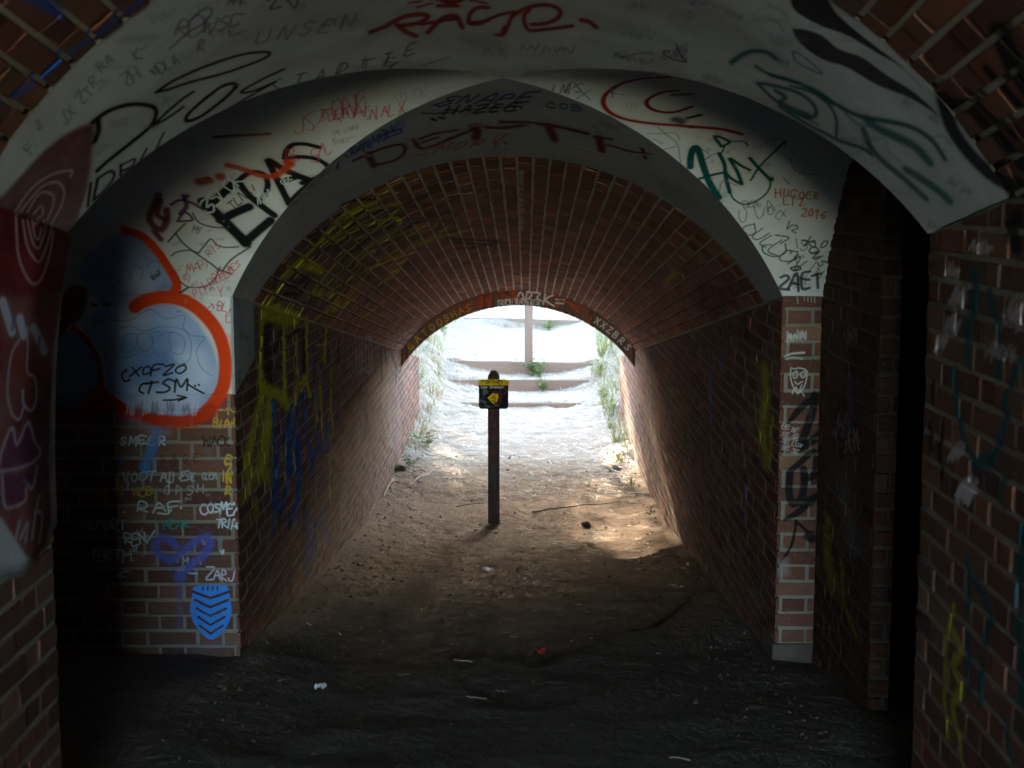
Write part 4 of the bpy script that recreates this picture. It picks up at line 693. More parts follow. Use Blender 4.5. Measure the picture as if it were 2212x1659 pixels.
# ------------------------------------------------------------------ objects
def obj(name, mesh, mat=None, parent=None, loc=None):
    o = bpy.data.objects.new(name, mesh); COL.objects.link(o)
    if mat is not None and not mesh.materials: mesh.materials.append(mat)
    if parent is not None: o.parent = parent
    if loc is not None: o.location = loc
    return o
def tag(o, label=None, cat=None, group=None, kind=None):
    if label: o['label'] = label
    if cat: o['category'] = cat
    if group: o['group'] = group
    if kind: o['kind'] = kind
    return o
def empty(name, loc=(0, 0, 0), rz=0.0):
    o = bpy.data.objects.new(name, None); COL.objects.link(o); o.location = loc; o.rotation_euler.z = rz; return o
def mesh_py(name, v, f, smooth=False):
    m = bpy.data.meshes.new(name); m.from_pydata([tuple(a) for a in v], [], f); m.update()
    if smooth: m.polygons.foreach_set('use_smooth', [True]*len(m.polygons))
    return m
def grid_mesh(name, rows, smooth=True, flip=False):
    v, f = [], []; nc = len(rows[0])
    for r in rows: v += r
    for i in range(len(rows) - 1):
        for j in range(nc - 1):
            q = (i*nc + j, i*nc + j + 1, (i + 1)*nc + j + 1, (i + 1)*nc + j); f.append(q[::-1] if flip else q)
    return mesh_py(name, v, f, smooth)
def box_mesh(name, lo, hi):
    v = [(x, y, z) for x in (lo[0], hi[0]) for y in (lo[1], hi[1]) for z in (lo[2], hi[2])]
    return mesh_py(name, v, [(0, 1, 3, 2), (4, 6, 7, 5), (0, 4, 5, 1), (2, 3, 7, 6), (0, 2, 6, 4), (1, 5, 7, 3)])
def bevel_box(name, sx, sy, sz, bev=0.006, seg=2, jitter=0.0):
    bm = bmesh.new(); bmesh.ops.create_cube(bm, size=1.0)
    for v in bm.verts: v.co = Vector((v.co.x*sx, v.co.y*sy, v.co.z*sz))
    bmesh.ops.bevel(bm, geom=bm.edges[:], offset=bev, segments=seg, affect='EDGES')
    if jitter:
        for v in bm.verts: v.co += Vector([random.uniform(-jitter, jitter) for _ in range(3)])
    m = bpy.data.meshes.new(name); bm.to_mesh(m); bm.free(); return m

# bricks: polygons in (u, v) on a surface; front face at w = 0, body behind it
def clip(poly, planes):
    for (a, b, c) in planes:                       # keep a*u + b*v <= c
        out = []
        for i in range(len(poly)):
            p, q = poly[i], poly[(i + 1) % len(poly)]
            dp, dq = a*p[0] + b*p[1] - c, a*q[0] + b*q[1] - c
            if dp <= 0: out.append(p)
            if (dp < 0 < dq) or (dq < 0 < dp):
                t = dp/(dp - dq); out.append((p[0] + (q[0] - p[0])*t, p[1] + (q[1] - p[1])*t))
        poly = out
        if len(poly) < 3: return []
    return poly
def area(p): return 0.5*sum(p[i][0]*p[(i + 1) % len(p)][1] - p[(i + 1) % len(p)][0]*p[i][1] for i in range(len(p)))
def brick_geo(poly, rng, bev=0.003, deep=0.02, jit=0.0011):
    n = len(poly); cx = sum(p[0] for p in poly)/n; cy = sum(p[1] for p in poly)/n
    v = []
    for k in range(3):
        for p in poly:
            dx, dy = cx - p[0], cy - p[1]
            ins = bev if k == 2 else 0.0
            sx = math.copysign(min(ins, abs(dx)*0.5), dx) if abs(dx) > 1e-6 else 0
            sy = math.copysign(min(ins, abs(dy)*0.5), dy) if abs(dy) > 1e-6 else 0
            j = jit if k else 0
            v.append((p[0] + sx + rng.uniform(-j, j), p[1] + sy + rng.uniform(-j, j), (-deep, -bev*0.8, 0.0)[k] + (rng.uniform(-.0008, .0008) if k == 2 else 0)))
    f = []
    for k in range(2):
        for i in range(n): f.append((k*n + i, k*n + (i + 1) % n, (k + 1)*n + (i + 1) % n, (k + 1)*n + i))
    f.append(tuple(range(2*n, 3*n)))
    return v, f
BRICK_CACHE = {}
HDR, STR, CRS, JNT = 0.105, 0.209, 0.0665, 0.0135
def lay_bricks(parent, mat, u0, u1, v0, v1, frame, planes, rank, limit=300, bond='flemish', u_off=0.0, seed=1, phase=0, skip=None, crs=CRS, hdr=None):
    """frame(u, v) -> (point, tangent u, tangent v, normal) of the wall face; rank(point) small = built one by one"""
    rng = random.Random(seed); H, S = HDR, STR
    cells = []
    nrow = int(math.ceil((v1 - v0)/crs))
    for r in range(nrow):
        vb = v0 + r*crs
        u = u0 - u_off - (((H + S)/2 + 0.0) if (r + phase) % 2 else 0.0) - (H + S)
        k = 0
        while u < u1:
            L = S if k % 2 == 0 else H
            du = rng.uniform(-.003, .003); dv = rng.uniform(-.0015, .0015)
            ru0, ru1 = u + JNT/2 + du, u + L - JNT/2 + du + rng.uniform(-.002, .002)
            rv0, rv1 = vb + JNT/2 + dv, vb + crs - JNT/2 + dv + rng.uniform(-.0012, .0012)
            poly = clip([(ru0, rv0), (ru1, rv0), (ru1, rv1), (ru0, rv1)], planes + [(-1, 0, -u0), (1, 0, u1)])
            u += L; k += 1
            if not poly or area(poly) < 0.0004: continue
            c = (sum(p[0] for p in poly)/len(poly), sum(p[1] for p in poly)/len(poly))
            if skip and skip(*c): continue
            cells.append((rank(frame(*c)[0]), c, poly, L, len(poly) == 4 and abs(area(poly) - (ru1 - ru0)*(rv1 - rv0)) < 1e-7))
    cells.sort(key=lambda a: a[0])
    for i, (rk, c, poly, L, full) in enumerate(cells[:limit]):
        P, tu, tv, nn = frame(*c)
        if full:
            key = (round(L, 3), rng.randrange(4), mat.name)
            if key not in BRICK_CACHE:
                w, h = L - JNT, crs - JNT
                v, f = brick_geo([(-w/2, -h/2), (w/2, -h/2), (w/2, h/2), (-w/2, h/2)], rng)
                BRICK_CACHE[key] = mesh_py('brick', v, f); BRICK_CACHE[key].materials.append(mat)
            me = BRICK_CACHE[key]
        else:
            v, f = brick_geo([(p[0] - c[0], p[1] - c[1]) for p in poly], rng); me = mesh_py('brick', v, f); me.materials.append(mat)
        o = bpy.data.objects.new('brick', me); COL.objects.link(o); o.parent = parent
        rot = Matrix((tu, tv, nn)).transposed() @ Matrix.Rotation(rng.uniform(-.008, .008), 3, 'X') @ Matrix.Rotation(rng.uniform(-.005, .005), 3, 'Y') @ Matrix.Rotation(rng.uniform(-.004, .004), 3, 'Z')
        o.matrix_local = Matrix.Translation(P + nn*rng.uniform(-.0022, .0018)) @ rot.to_4x4()
    V, F = [], []
    for (rk, c, poly, L, full) in cells[limit:]:
        P, tu, tv, nn = frame(*c); off = rng.uniform(-.0022, .0018)
        v, f = brick_geo([(p[0] - c[0], p[1] - c[1]) for p in poly], rng)
        b = len(V)
        for a in v: V.append(P + tu*a[0] + tv*a[1] + nn*(a[2] + off))
        F += [tuple(b + i for i in q) for q in f]
    if V:
        o = obj('bricks_beyond', mesh_py('bricks_beyond', V, F), mat, parent); o['kind'] = 'stuff'
    return len(cells)
MREC = 0.0045      # mortar lies this far behind the brick faces
# ------------------------------------------------------------------ ground
t = NT('dirt'); P = t.position()
sep = t.n('ShaderNodeSeparateXYZ'); t.l(P, sep.inputs[0])
n1 = t.noise(1.4, 6, 0.6); n2 = t.noise(11, 6, 0.68); n3 = t.noise(70, 4, 0.7); n4 = t.noise(4.5, 5, .6, dist=1.2)
near_soil = t.mix(n2.outputs[0], (0.090, 0.078, 0.068), (0.175, 0.150, 0.130))
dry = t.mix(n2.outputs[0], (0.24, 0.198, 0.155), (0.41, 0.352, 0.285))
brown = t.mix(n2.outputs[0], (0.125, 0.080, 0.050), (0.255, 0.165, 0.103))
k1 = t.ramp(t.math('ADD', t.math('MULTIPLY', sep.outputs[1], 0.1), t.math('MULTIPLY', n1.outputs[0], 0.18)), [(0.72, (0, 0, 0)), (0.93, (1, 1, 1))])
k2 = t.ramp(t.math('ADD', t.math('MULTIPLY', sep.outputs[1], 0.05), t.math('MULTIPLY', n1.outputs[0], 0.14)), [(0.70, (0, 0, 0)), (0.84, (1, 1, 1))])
c = t.mix(k2, t.mix(k1, near_soil, brown), dry)  # soil greyer and darker at the near end, brown midway, paler outside
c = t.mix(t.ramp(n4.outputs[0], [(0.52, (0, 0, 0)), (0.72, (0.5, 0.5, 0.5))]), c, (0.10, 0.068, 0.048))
c = t.mix(t.ramp(n3.outputs[0], [(0.60, (0, 0, 0)), (0.78, (0.6, 0.6, 0.6))]), c, (0.42, 0.34, 0.25))
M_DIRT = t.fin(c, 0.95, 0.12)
n5 = t.noise(26, 4, .7); t.bump(n2.outputs[0], 0.8, 0.035); t.bump(n5.outputs[0], .7, .018); t.bump(n3.outputs[0], 0.6, 0.008); t.bump(n4.outputs[0], 0.4, 0.03)

xs = sorted(set([round(-1.30 + i*0.026, 4) for i in range(101)] + [s*(1.4 + 0.12*i + 0.02*i*i) for i in range(24) for s in (-1, 1)]))
ys = [-30 + i for i in range(28)] + [-2 + .25*i for i in range(18)] + [2.5 + i*0.027 for i in range(540)]
ys += [ys[-1] + 0.05 + i*0.05 for i in range(130)]
ys = sorted(set([round(y, 4) for y in ys] + [17.355, 17.40, 18.355, 18.40, 18.965, 19.01, 22.445, 22.50] + [24.2 + 0.4*i for i in range(20)] + [33 + 2.5*i for i in range(40)]))
rows = [[(x, y, ground(x, y)) for x in xs] for y in ys]
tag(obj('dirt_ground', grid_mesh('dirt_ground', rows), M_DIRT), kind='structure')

# ------------------------------------------------------------------ the tunnel
M_MORT = mat_mortar('mortar_plain', None)
def near_core(Y): return Y
def core(name, x_in, x_out, y0, y1, zb, ztop, mat, label, cat='wall', nseg=40):
    """mortar core of a wall along the tunnel with a top that follows the springing line"""
    v, f = [], []
    for i in range(nseg + 1):
        y = y0 + (y1 - y0)*i/nseg; z = ztop(y)
        v += [(x_in, y, zb), (x_in, y, z), (x_out, y, z), (x_out, y, zb)]
    for i in range(nseg):
        a = i*4; b = a + 4
        for k in range(4): f.append((a + k, a + (k + 1) % 4, b + (k + 1) % 4, b + k))
    f += [(3, 2, 1, 0), (nseg*4, nseg*4 + 1, nseg*4 + 2, nseg*4 + 3)]
    if x_out < x_in: f = [q[::-1] for q in f]
    o = obj(name, mesh_py(name, v, f), mat); return tag(o, label, cat, kind='thing')

def side_wall(side, y0, y1, zb, cv, label, tint, limit, y_end=None, seed=1, rank=None, skip=None, ext=None, stain=.5):
    x = side*A
    mb = mat_brick('brick_' + cv.name, cv, tint, stain); mm = mat_mortar('mortar_' + cv.name, cv, (.28, .255, .215) if side < 0 else (.22, .19, .15))
    w = core('brick_wall', x + side*MREC, x + side*0.36, y0 + (0.0085 if ext else 0), y1, zb, lambda y: zs(y) - 0.002, mm, label)
    nn = Vector((-side, 0, 0)); tu = Vector((0, -side, 0)) ; tv = Vector((0, 0, 1))
    tu = tv.cross(nn)
    def fr(u, v): return Vector((x, u*tu.y, v)), tu, tv, nn
    ua, ub = (y0, y1) if tu.y > 0 else (-y1, -y0)
    planes = []
    for (ya, yb) in ((3.85, 5.98), (5.98, 14.0), (-3, 3.85), (14, 17)):
        if ya < y1 and yb > y0:
            s = (zs(yb) - zs(ya))/(yb - ya); planes.append((-s*tu.y, 1.0, zs(ya) - s*ya - 0.008))
    lay_bricks(w, mb, ua, ub, zb, zs(y0) + .2, fr, planes, rank or (lambda P: P.y), limit, seed=seed, u_off=0.05, skip=skip)
    return w, mm
ZJ = EYE - 0.81          # lower edge of the plaster left of the inner tunnel
# far tunnel walls, running on outside as low wing walls
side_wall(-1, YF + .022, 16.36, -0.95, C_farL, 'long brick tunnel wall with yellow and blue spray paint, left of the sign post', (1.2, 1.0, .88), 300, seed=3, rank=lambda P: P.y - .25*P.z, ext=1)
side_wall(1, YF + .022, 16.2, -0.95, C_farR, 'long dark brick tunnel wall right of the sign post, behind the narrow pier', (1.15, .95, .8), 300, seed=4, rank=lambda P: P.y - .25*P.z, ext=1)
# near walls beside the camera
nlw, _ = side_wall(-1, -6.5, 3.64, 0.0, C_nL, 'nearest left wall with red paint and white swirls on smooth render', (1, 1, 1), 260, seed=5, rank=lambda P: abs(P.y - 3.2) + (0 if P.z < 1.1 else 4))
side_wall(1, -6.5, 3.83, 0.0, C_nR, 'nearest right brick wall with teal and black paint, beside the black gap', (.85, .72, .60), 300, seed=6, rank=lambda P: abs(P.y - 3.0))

def front_wall(name, x0, x1, Yp, z0, z1, cv, label, tint, face=-1, limit=300, seed=1, mort=None, bricks=True, phase=0, u_off=0.0, deep=.34, rank=None, xc0=None, xc1=None):
    """wall across the tunnel, its brick faces on the plane Y = Yp, looking towards -Y (face=-1)"""
    mb = mat_brick('brick_' + name + str(seed), cv, tint); mm = mort or mat_mortar('mortar_' + name + str(seed), cv, (.235, .215, .18))
    o = obj(name, box_mesh(name, (x0 if xc0 is None else xc0, Yp + MREC if face < 0 else Yp - deep, z0), (x1 if xc1 is None else xc1, Yp + deep if face < 0 else Yp - MREC, z1)), mm)
    tag(o, label, 'wall', kind='thing')
    nn = Vector((0, face, 0)); tv = Vector((0, 0, 1)); tu = tv.cross(nn)
    fr = lambda u, v: (Vector((u*tu.x, Yp, v)), tu, tv, nn)
    if bricks:
        ua, ub = (x0, x1) if tu.x > 0 else (-x1, -x0)
        lay_bricks(o, mb, ua, ub, z0, z1, fr, [], rank or (lambda P: abs(P.x)), limit, seed=seed, phase=phase, u_off=u_off)
    return o
# left of the inner tunnel: brick below, rendered plaster above
nrows = 19
wl = front_wall('crossing_wall', -3.0, -A, YF, ZJ - nrows*CRS, ZJ, C_wall, 'brick wall left of the inner tunnel with white plaster and an orange bubble painting above', (1.0, .92, .95), seed=11, phase=1, u_off=0.072, xc1=-A - .012, limit=300)
M_PLW = mat_plaster('plaster_crossing_wall', C_wall, (0.76, 0.78, 0.80), .4)
def plaster_slab(name, lo, hi, mat, parent): return obj(name, bevel_from(name, lo, hi), mat, parent)
def bevel_from(name, lo, hi):
    s = [hi[i] - lo[i] for i in range(3)]; m = bevel_box(name, *s, bev=min(0.003, min(s)*.3), seg=1)
    m.transform(Matrix.Translation([(hi[i] + lo[i])/2 for i in range(3)])); return m
plaster_slab('plaster', (-3.0, YF - .003, ZJ), (-A - .0062, YF + .02, zs(YF)), M_PLW, wl)
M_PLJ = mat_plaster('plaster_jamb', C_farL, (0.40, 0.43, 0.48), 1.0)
fl = [o for o in COL.objects if o.get('label', '').startswith('long brick tunnel wall')][0]
def jamb():
    v = []; y0, y1 = YF - .0015, YB1
    for x in (-A - .006, -A + .004):
        v += [(x, y0, ZJ), (x, y1, ZJ + .10), (x, y1, zs(y1)), (x, y0, zs(y0))]
    return mesh_py('plaster_jamb', v, [(0, 1, 2, 3), (7, 6, 5, 4), (0, 4, 5, 1), (1, 5, 6, 2), (2, 6, 7, 3), (3, 7, 4, 0)])
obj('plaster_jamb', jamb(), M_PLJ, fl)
# narrow pier on the right, on its pale footing
ZP = EYE - 1.905
npier = 22
pier = front_wall('brick_pier', A, XREC, YF, ZP + 0.05, zs(YF) - .002, C_wall, 'narrow lit brick pier with tall black letters, right of the inner tunnel', (1.12, .95, .92), seed=13, u_off=0.03, deep=.30, xc0=A + .0125, xc1=XREC - .004, phase=1)
pier['category'] = 'pier'
M_CONC = mat_simple('footing', (0.07, 0.052, 0.042), (0.15, 0.115, 0.095), 18, 0.9, 0.5, 0.006)
obj('footing', bevel_from('footing', (A - .012, YF - .014, ZP - .25), (XREC - .004, YF + .25, ZP + .052)), M_CONC, pier)
# dark recess wall behind the near corner
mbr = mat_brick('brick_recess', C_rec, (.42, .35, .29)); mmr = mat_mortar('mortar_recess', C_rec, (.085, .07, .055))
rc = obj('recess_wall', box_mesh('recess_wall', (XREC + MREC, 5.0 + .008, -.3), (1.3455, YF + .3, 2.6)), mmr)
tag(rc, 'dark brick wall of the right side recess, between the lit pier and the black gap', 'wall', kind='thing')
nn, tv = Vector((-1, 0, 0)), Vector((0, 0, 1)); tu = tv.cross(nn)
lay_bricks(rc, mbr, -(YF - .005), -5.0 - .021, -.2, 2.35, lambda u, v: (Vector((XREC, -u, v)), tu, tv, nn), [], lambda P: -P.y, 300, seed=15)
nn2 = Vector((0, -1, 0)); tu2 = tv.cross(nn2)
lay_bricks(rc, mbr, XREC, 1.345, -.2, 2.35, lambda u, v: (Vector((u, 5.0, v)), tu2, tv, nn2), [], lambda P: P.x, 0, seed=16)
# the rest of the crossing: arm ends, never lit
M_MORTD = mat_mortar('mortar_arm', None, (0.12, .10, .08))  # mortar darkened so the shade in the arms and gap stays deep
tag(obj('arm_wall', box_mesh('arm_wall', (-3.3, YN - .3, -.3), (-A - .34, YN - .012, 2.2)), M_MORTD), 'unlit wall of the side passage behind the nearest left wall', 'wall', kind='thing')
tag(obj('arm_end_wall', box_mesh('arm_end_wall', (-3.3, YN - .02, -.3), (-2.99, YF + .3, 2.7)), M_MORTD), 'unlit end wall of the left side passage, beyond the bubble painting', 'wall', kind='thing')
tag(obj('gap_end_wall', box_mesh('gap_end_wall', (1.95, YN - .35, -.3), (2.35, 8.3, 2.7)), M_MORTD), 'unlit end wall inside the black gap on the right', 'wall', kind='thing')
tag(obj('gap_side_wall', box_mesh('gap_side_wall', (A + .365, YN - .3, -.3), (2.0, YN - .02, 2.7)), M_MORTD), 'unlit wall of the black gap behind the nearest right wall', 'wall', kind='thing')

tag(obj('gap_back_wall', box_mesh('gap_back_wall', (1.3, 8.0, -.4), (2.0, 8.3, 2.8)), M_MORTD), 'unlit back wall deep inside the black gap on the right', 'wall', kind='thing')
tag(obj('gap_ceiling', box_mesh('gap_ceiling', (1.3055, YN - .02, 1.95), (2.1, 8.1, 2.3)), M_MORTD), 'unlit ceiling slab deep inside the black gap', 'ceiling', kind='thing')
# plastered groin vault over the crossing
gv = empty('groin_vault', (0, YM, zs(YM)))
tag(gv, 'white plastered groin vault with graffiti over the crossing of the passages', 'vault', kind='thing')
inv = lambda p: (p[0], p[1] - YM, p[2] - zs(YM))
NS = 72
svals = [-SMAX + 2*SMAX*i/NS for i in range(NS + 1)]
def jn(x, y): return 0.004*noise.noise(Vector((x*2.2, y*2.2, 5.5))) + .002*noise.noise(Vector((x*7, y*7, 1.5)))
def band(ya, yb_fn, n=26):
    rows = []
    for i in range(n + 1):
        r = []
        for s in svals:
            x = max(-A, min(A, xs_(s))); y = ya + (yb_fn(x) - ya)*i/n
            r.append(inv((x, y, zv(x, y) + .0008 + jn(x, y)*min(1, (A - abs(x))/.15)*min(1, i/4, (n - i)/8))))
        rows.append(r)
    return grid_mesh('plaster_band', rows)
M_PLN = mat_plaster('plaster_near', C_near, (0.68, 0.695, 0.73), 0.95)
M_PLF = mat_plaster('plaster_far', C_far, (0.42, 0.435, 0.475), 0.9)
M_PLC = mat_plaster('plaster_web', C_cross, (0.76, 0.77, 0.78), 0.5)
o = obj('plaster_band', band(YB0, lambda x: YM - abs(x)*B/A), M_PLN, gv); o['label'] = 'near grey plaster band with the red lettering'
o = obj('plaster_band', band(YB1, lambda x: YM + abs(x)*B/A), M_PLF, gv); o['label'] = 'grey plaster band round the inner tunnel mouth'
def web(sign, xend):
    rows = []
    for i in range(31):
        r = []
        for k in range(NS + 1):
            q = xs_(svals[k]); q = max(-A, min(A, q)); y = YM + q*B/A
            xg = sign*abs(q); x = xg + (xend - xg)*i/30
            r.append(inv((x, y, zc(y) + .0008 + jn(x, y)*min(1, i/6)*min(1, (A - abs(q))/.15))))
        rows.append(r)
    return grid_mesh('plaster_web', rows)
obj('plaster_web', web(-1, -3.0), M_PLC, gv); obj('plaster_web', web(1, 1.305), M_PLC, gv)
# plaster edge lips where the bands stop against the brick
def lip(y0, y1, mat):
    rows = []
    for d, yy in ((.0008, y0), (.0012, y1), (.009, y1)):
        rows.append([inv((max(-A, min(A, xs_(s))), yy, zv(xs_(s), yy) + d)) for s in svals])
    obj('plaster_lip', grid_mesh('plaster_lip', rows, False), mat, gv)
lip(YB0 + .001, YB0 - .001, M_CONC); lip(YB1 - .001, YB1 + .001, M_CONC)

# brick vaults
def vault(y0, y1, cv, label, tint, seed, rank, limit=300):
    mb = mat_brick('brick_' + cv.name, cv, tint); mm = mat_mortar('mortar_' + cv.name, cv, (0.52, 0.48, 0.41))
    rows = []
    for i in range(61):
        y = y0 + (y1 - y0)*i/60
        rows.append([(max(-A - .02, min(A + .02, xs_(s)*1.02)), y, zv(xs_(s), y) + MREC + (0.0 if abs(s) < SMAX*.98 else -.012)) for s in svals])
    o = tag(obj('brick_vault', grid_mesh('brick_vault', rows), mm), label, 'vault', kind='thing')
    def fr(u, s):
        x = xs_(s); e = .01
        P = Vector((x, u, zv(x, u)))
        tu = Vector((0, 2*e, zv(x, u + e) - zv(x, u - e))).normalized()
        x1, x2 = xs_(s - e), xs_(s + e)
        tv = Vector((x2 - x1, 0, zv(x2, u) - zv(x1, u))); tv = (tv - tu*tv.dot(tu)).normalized()
        return P, tu, tv, tu.cross(tv)
    n = round(2*SMAX/0.0715); cr = 2*SMAX/n
    lay_bricks(o, mb, y0, y1, -SMAX + .0, SMAX - .002, fr, [(0, 1, SMAX - .004), (0, -1, SMAX - .004)], rank, limit, seed=seed, crs=cr)
    return o
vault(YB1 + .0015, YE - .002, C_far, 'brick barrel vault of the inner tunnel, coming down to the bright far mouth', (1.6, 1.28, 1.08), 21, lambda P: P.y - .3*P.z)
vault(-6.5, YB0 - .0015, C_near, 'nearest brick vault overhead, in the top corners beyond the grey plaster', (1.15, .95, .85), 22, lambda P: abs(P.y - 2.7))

# arch ring closing down the far mouth
def ring():
    za_o, zc_o = zs(YE), zv(0, YE); za_i, zc_i = EYE - 1.640, EYE - 1.044
    ri = zc_i - za_i; ro = zc_o - za_o
    def cp(x, zb, r): return zb + prof(x, r)
    mm = mat_mortar('mortar_arch', C_arch, (0.16, .12, .10)); mb = mat_brick('brick_arch', C_arch, (.9, .8, .75))
    nv = 38; xsn = [A*math.sin(-math.radians(90) + 0 + math.pi*i/nv) if False else xs_(-SMAX + 2*SMAX*i/nv) for i in range(nv + 1)]
    v, f = [], []
    for x in xsn:
        x = max(-A, min(A, x))
        v += [(x, YE + .006, cp(x, za_i, ri) + .004), (x, YE + .006, cp(x, za_o, ro) + .03), (x, YE + .36, cp(x, za_o, ro) + .03), (x, YE + .36, cp(x, za_i, ri) + .004)]
    for i in range(nv):
        a, b = 4*i, 4*i + 4
        for k in range(4): f.append((a + k, b + k, b + (k + 1) % 4, a + (k + 1) % 4))
    f += [(0, 1, 2, 3), tuple(4*nv + k for k in (3, 2, 1, 0))]
    o = tag(obj('brick_arch', mesh_py('brick_arch', v, f), mm), 'thin painted brick arch ring closing the far mouth of the tunnel', 'arch', kind='thing')
    rng = random.Random(5)
    for i in range(nv):
        g = .0035
        xa, xb = max(-A + .002, xsn[i] + g), min(A - .002, xsn[i + 1] - g)
        # joints lean towards the centre of the arch
        def edge(x):
            k = x/A; return (x - .05*k*0, cp(x, za_i, ri)), (x, cp(x, za_o, ro) - .001)
        (ax, az), (bx, bz) = edge(xa); (cx_, cz), (dx, dz) = edge(xb)
        j = rng.uniform(-.003, .001)
        V = [(ax, YE + j, az), (cx_, YE + j, cz), (dx, YE + j, dz), (bx, YE + j, bz), (ax, YE + .355, az), (cx_, YE + .355, cz), (dx, YE + .355, dz), (bx, YE + .355, bz)]
        me = mesh_py('brick', V, [(0, 1, 2, 3), (7, 6, 5, 4), (0, 4, 5, 1), (1, 5, 6, 2), (2, 6, 7, 3), (3, 7, 4, 0)])
        bm = bmesh.new(); bm.from_mesh(me); bmesh.ops.bevel(bm, geom=bm.edges[:], offset=.003, segments=1, affect='EDGES'); bm.to_mesh(me); bm.free()
        obj('brick', me, mb, o)
ring()

# plaster skin of the nearest left wall, its corner worn back below the springing
def near_left_skin():
    zt = zs(3.2); rows = []
    ye = lambda z: float(np.interp(z, [1.0, 1.3, 1.5, 1.62, 1.75, 1.84, 2.0], [3.655, 3.66, 3.69, 3.73, 3.79, 3.855, 3.86]))
    n = 40
    def zlow(y): return 1.04 + 0.05*math.sin(y*9) + .03*math.sin(y*23) + .12*(3.65 - y)
    for j in range(25):
        r = []
        for i in range(n + 1):
            y = -1.1 + (3.65 + 1.1)*(i/n)**.6 if False else -6.45 + 10.1*i/n
            zl = zlow(y); z = zl + (zs(y) - .0 - zl)*j/24
            if i == n: y = ye(z)
            elif i > n - 4: y = y + (ye(z) - 3.65)*(1 - (n - i)/4)
            z = zl + (zs(y) - zl)*j/24
            r.append((-A + .006 + .006*noise.noise(Vector((y*1.5, z*1.5, 3))), y, z))
        x0, y0, z0 = r[-1]
        r += [(-A + .0, y0 + .008, z0), (-A - .012, y0 + .013, z0), (-A - .35, y0 + .013, z0)]
        rows.append(r)
    rows.insert(0, [(x - .022, y, z) for x, y, z in rows[0]])
    return grid_mesh('plaster', rows, True, flip=True)
M_PLL = mat_plaster('plaster_near_left', C_nL, (0.62, 0.64, 0.68), .8)
obj('plaster', near_left_skin(), M_PLL, nlw)

# embankment shell over the tunnel, with the two outer faces
def embankment():
    v, f = [], []
    X, ZT = 5.0, 5.4; y0, y1 = -6.5, YE + .34
    def add(q):
        b = len(v); v.extend(q); f.append(tuple(range(b, b + len(q))))
    add([(-X, y0, ZT), (X, y0, ZT), (X, y1, ZT), (-X, y1, ZT)])
    for s in (-1, 1): add([(s*X, y0, -2), (s*X, y1, -2), (s*X, y1, ZT), (s*X, y0, ZT)])
    for Y in (y0, y1):
        n = 24; pr = []
        for i in range(n + 1):
            x = xs_(-SMAX + 2*SMAX*i/n); pr.append((x, Y, (zv(x, Y) if Y < 10 else zv(x, YE) + .01)))
        add([(-A - .02, Y, -2), (-A - .02, Y, pr[0][2]), (-X, Y, ZT), (-X, Y, -2)]); add([(A + .02, Y, -2), (A + .02, Y, pr[-1][2]), (X, Y, ZT), (X, Y, -2)])
        for i in range(n):
            xa, xb = -X + 2*X*i/n, -X + 2*X*(i + 1)/n
            add([pr[i], pr[i + 1], (xb, Y, ZT), (xa, Y, ZT)])
    return mesh_py('embankment', v, f)
M_EMB = mat_simple('embankment', (.10, .05, .035), (.2, .11, .08), 6)
tag(obj('embankment', embankment(), M_EMB), kind='structure')
# ------------------------------------------------------------------ sign post
PX, PY = -0.165, 11.0
gz = ground(PX, PY)
ztop = EYE - 380*11/FPX
pw = .086
C_post = Canvas('post', 'y', PX - .06, PX + .06, gz - .05, ztop + .02, 0.0015, PY - pw/2)
C_sign = Canvas('sign', 'y', PX - .14, PX + .14, EYE - 1.63, EYE - 1.33, 0.0010, PY - pw/2 - .012)
VIEW['T'] = (992.5, 773.4, 3.192*1.461)          # 1450,1130 crop
def Pz(c, v, pts, w, col, **k): S(c, v, pts, w, col, **k)
PK = (.24, .035, .10)
for p in ([(305,530),(340,540),(330,570),(300,640)], [(330,540),(360,560)], [(300,600),(350,610)], [(310,690),(330,660),(365,680),(340,700),(365,650),(350,640)], [(375,730),(340,750),(350,790),(380,800),(370,770)], [(300,780),(330,810),(380,830)], [(315,880),(320,920)], [(310,940),(365,955)], [(325,925),(345,985)], [(360,920),(320,985)]): S(C_post, 'T', p, 7, PK, .4, .8, grain=.2)
TB = (.02, .14, .17)
for p in ([(335,1070),(340,1095),(365,1085)], [(380,1048),(382,1090)], [(310,1100),(350,1130),(310,1170)], [(350,1120),(345,1170)], [(310,1190),(350,1185),(370,1160),(360,1210)], [(310,1220),(365,1215),(360,1260)], [(340,1280),(365,1275),(350,1295)]): S(C_post, 'T', p, 7, TB, .4, .8, grain=.2)
for p, w, c_ in (([(230,240),(270,225),(300,250),(330,225),(370,250),(400,225),(430,250)], 6, BLK), ([(220,255),(240,220)], 6, BLK), ([(260,250),(285,232),(300,235),(280,258),(262,250)], 6, BLK), ([(340,230),(345,258)], 6, BLK), ([(370,258),(375,235),(395,235),(390,258)], 6, BLK), ([(400,258),(410,225),(430,225),(428,255)], 6, BLK)): S(C_sign, 'T', p, w, c_, .3)
for p, w in (([(255,320),(250,355)], 40), ([(270,330),(278,345)], 26), ([(220,430),(260,450)], 26), ([(260,480),(300,490)], 18), ([(360,470),(385,480)], 18), ([(240,395),(250,400)], 10)): S(C_sign, 'T', p, w, (.16,.18,.20), .4, .8, grain=.25)
S(C_sign, 'T', [(205,330),(200,430),(230,490),(300,500),(390,470),(420,400),(410,320)], 5, (.10,.10,.13), .4, .8)
for p, w in (([(405,265),(430,290),(465,310),(470,345),(430,375),(395,345)], 9), ([(330,345),(370,340),(410,370),(400,430),(370,460)], 10), ([(345,335),(380,355)], 12)): S(C_sign, 'T', p, w, (.17,.008,.010), .4, .9)
t = NT('post_wood'); t.position()
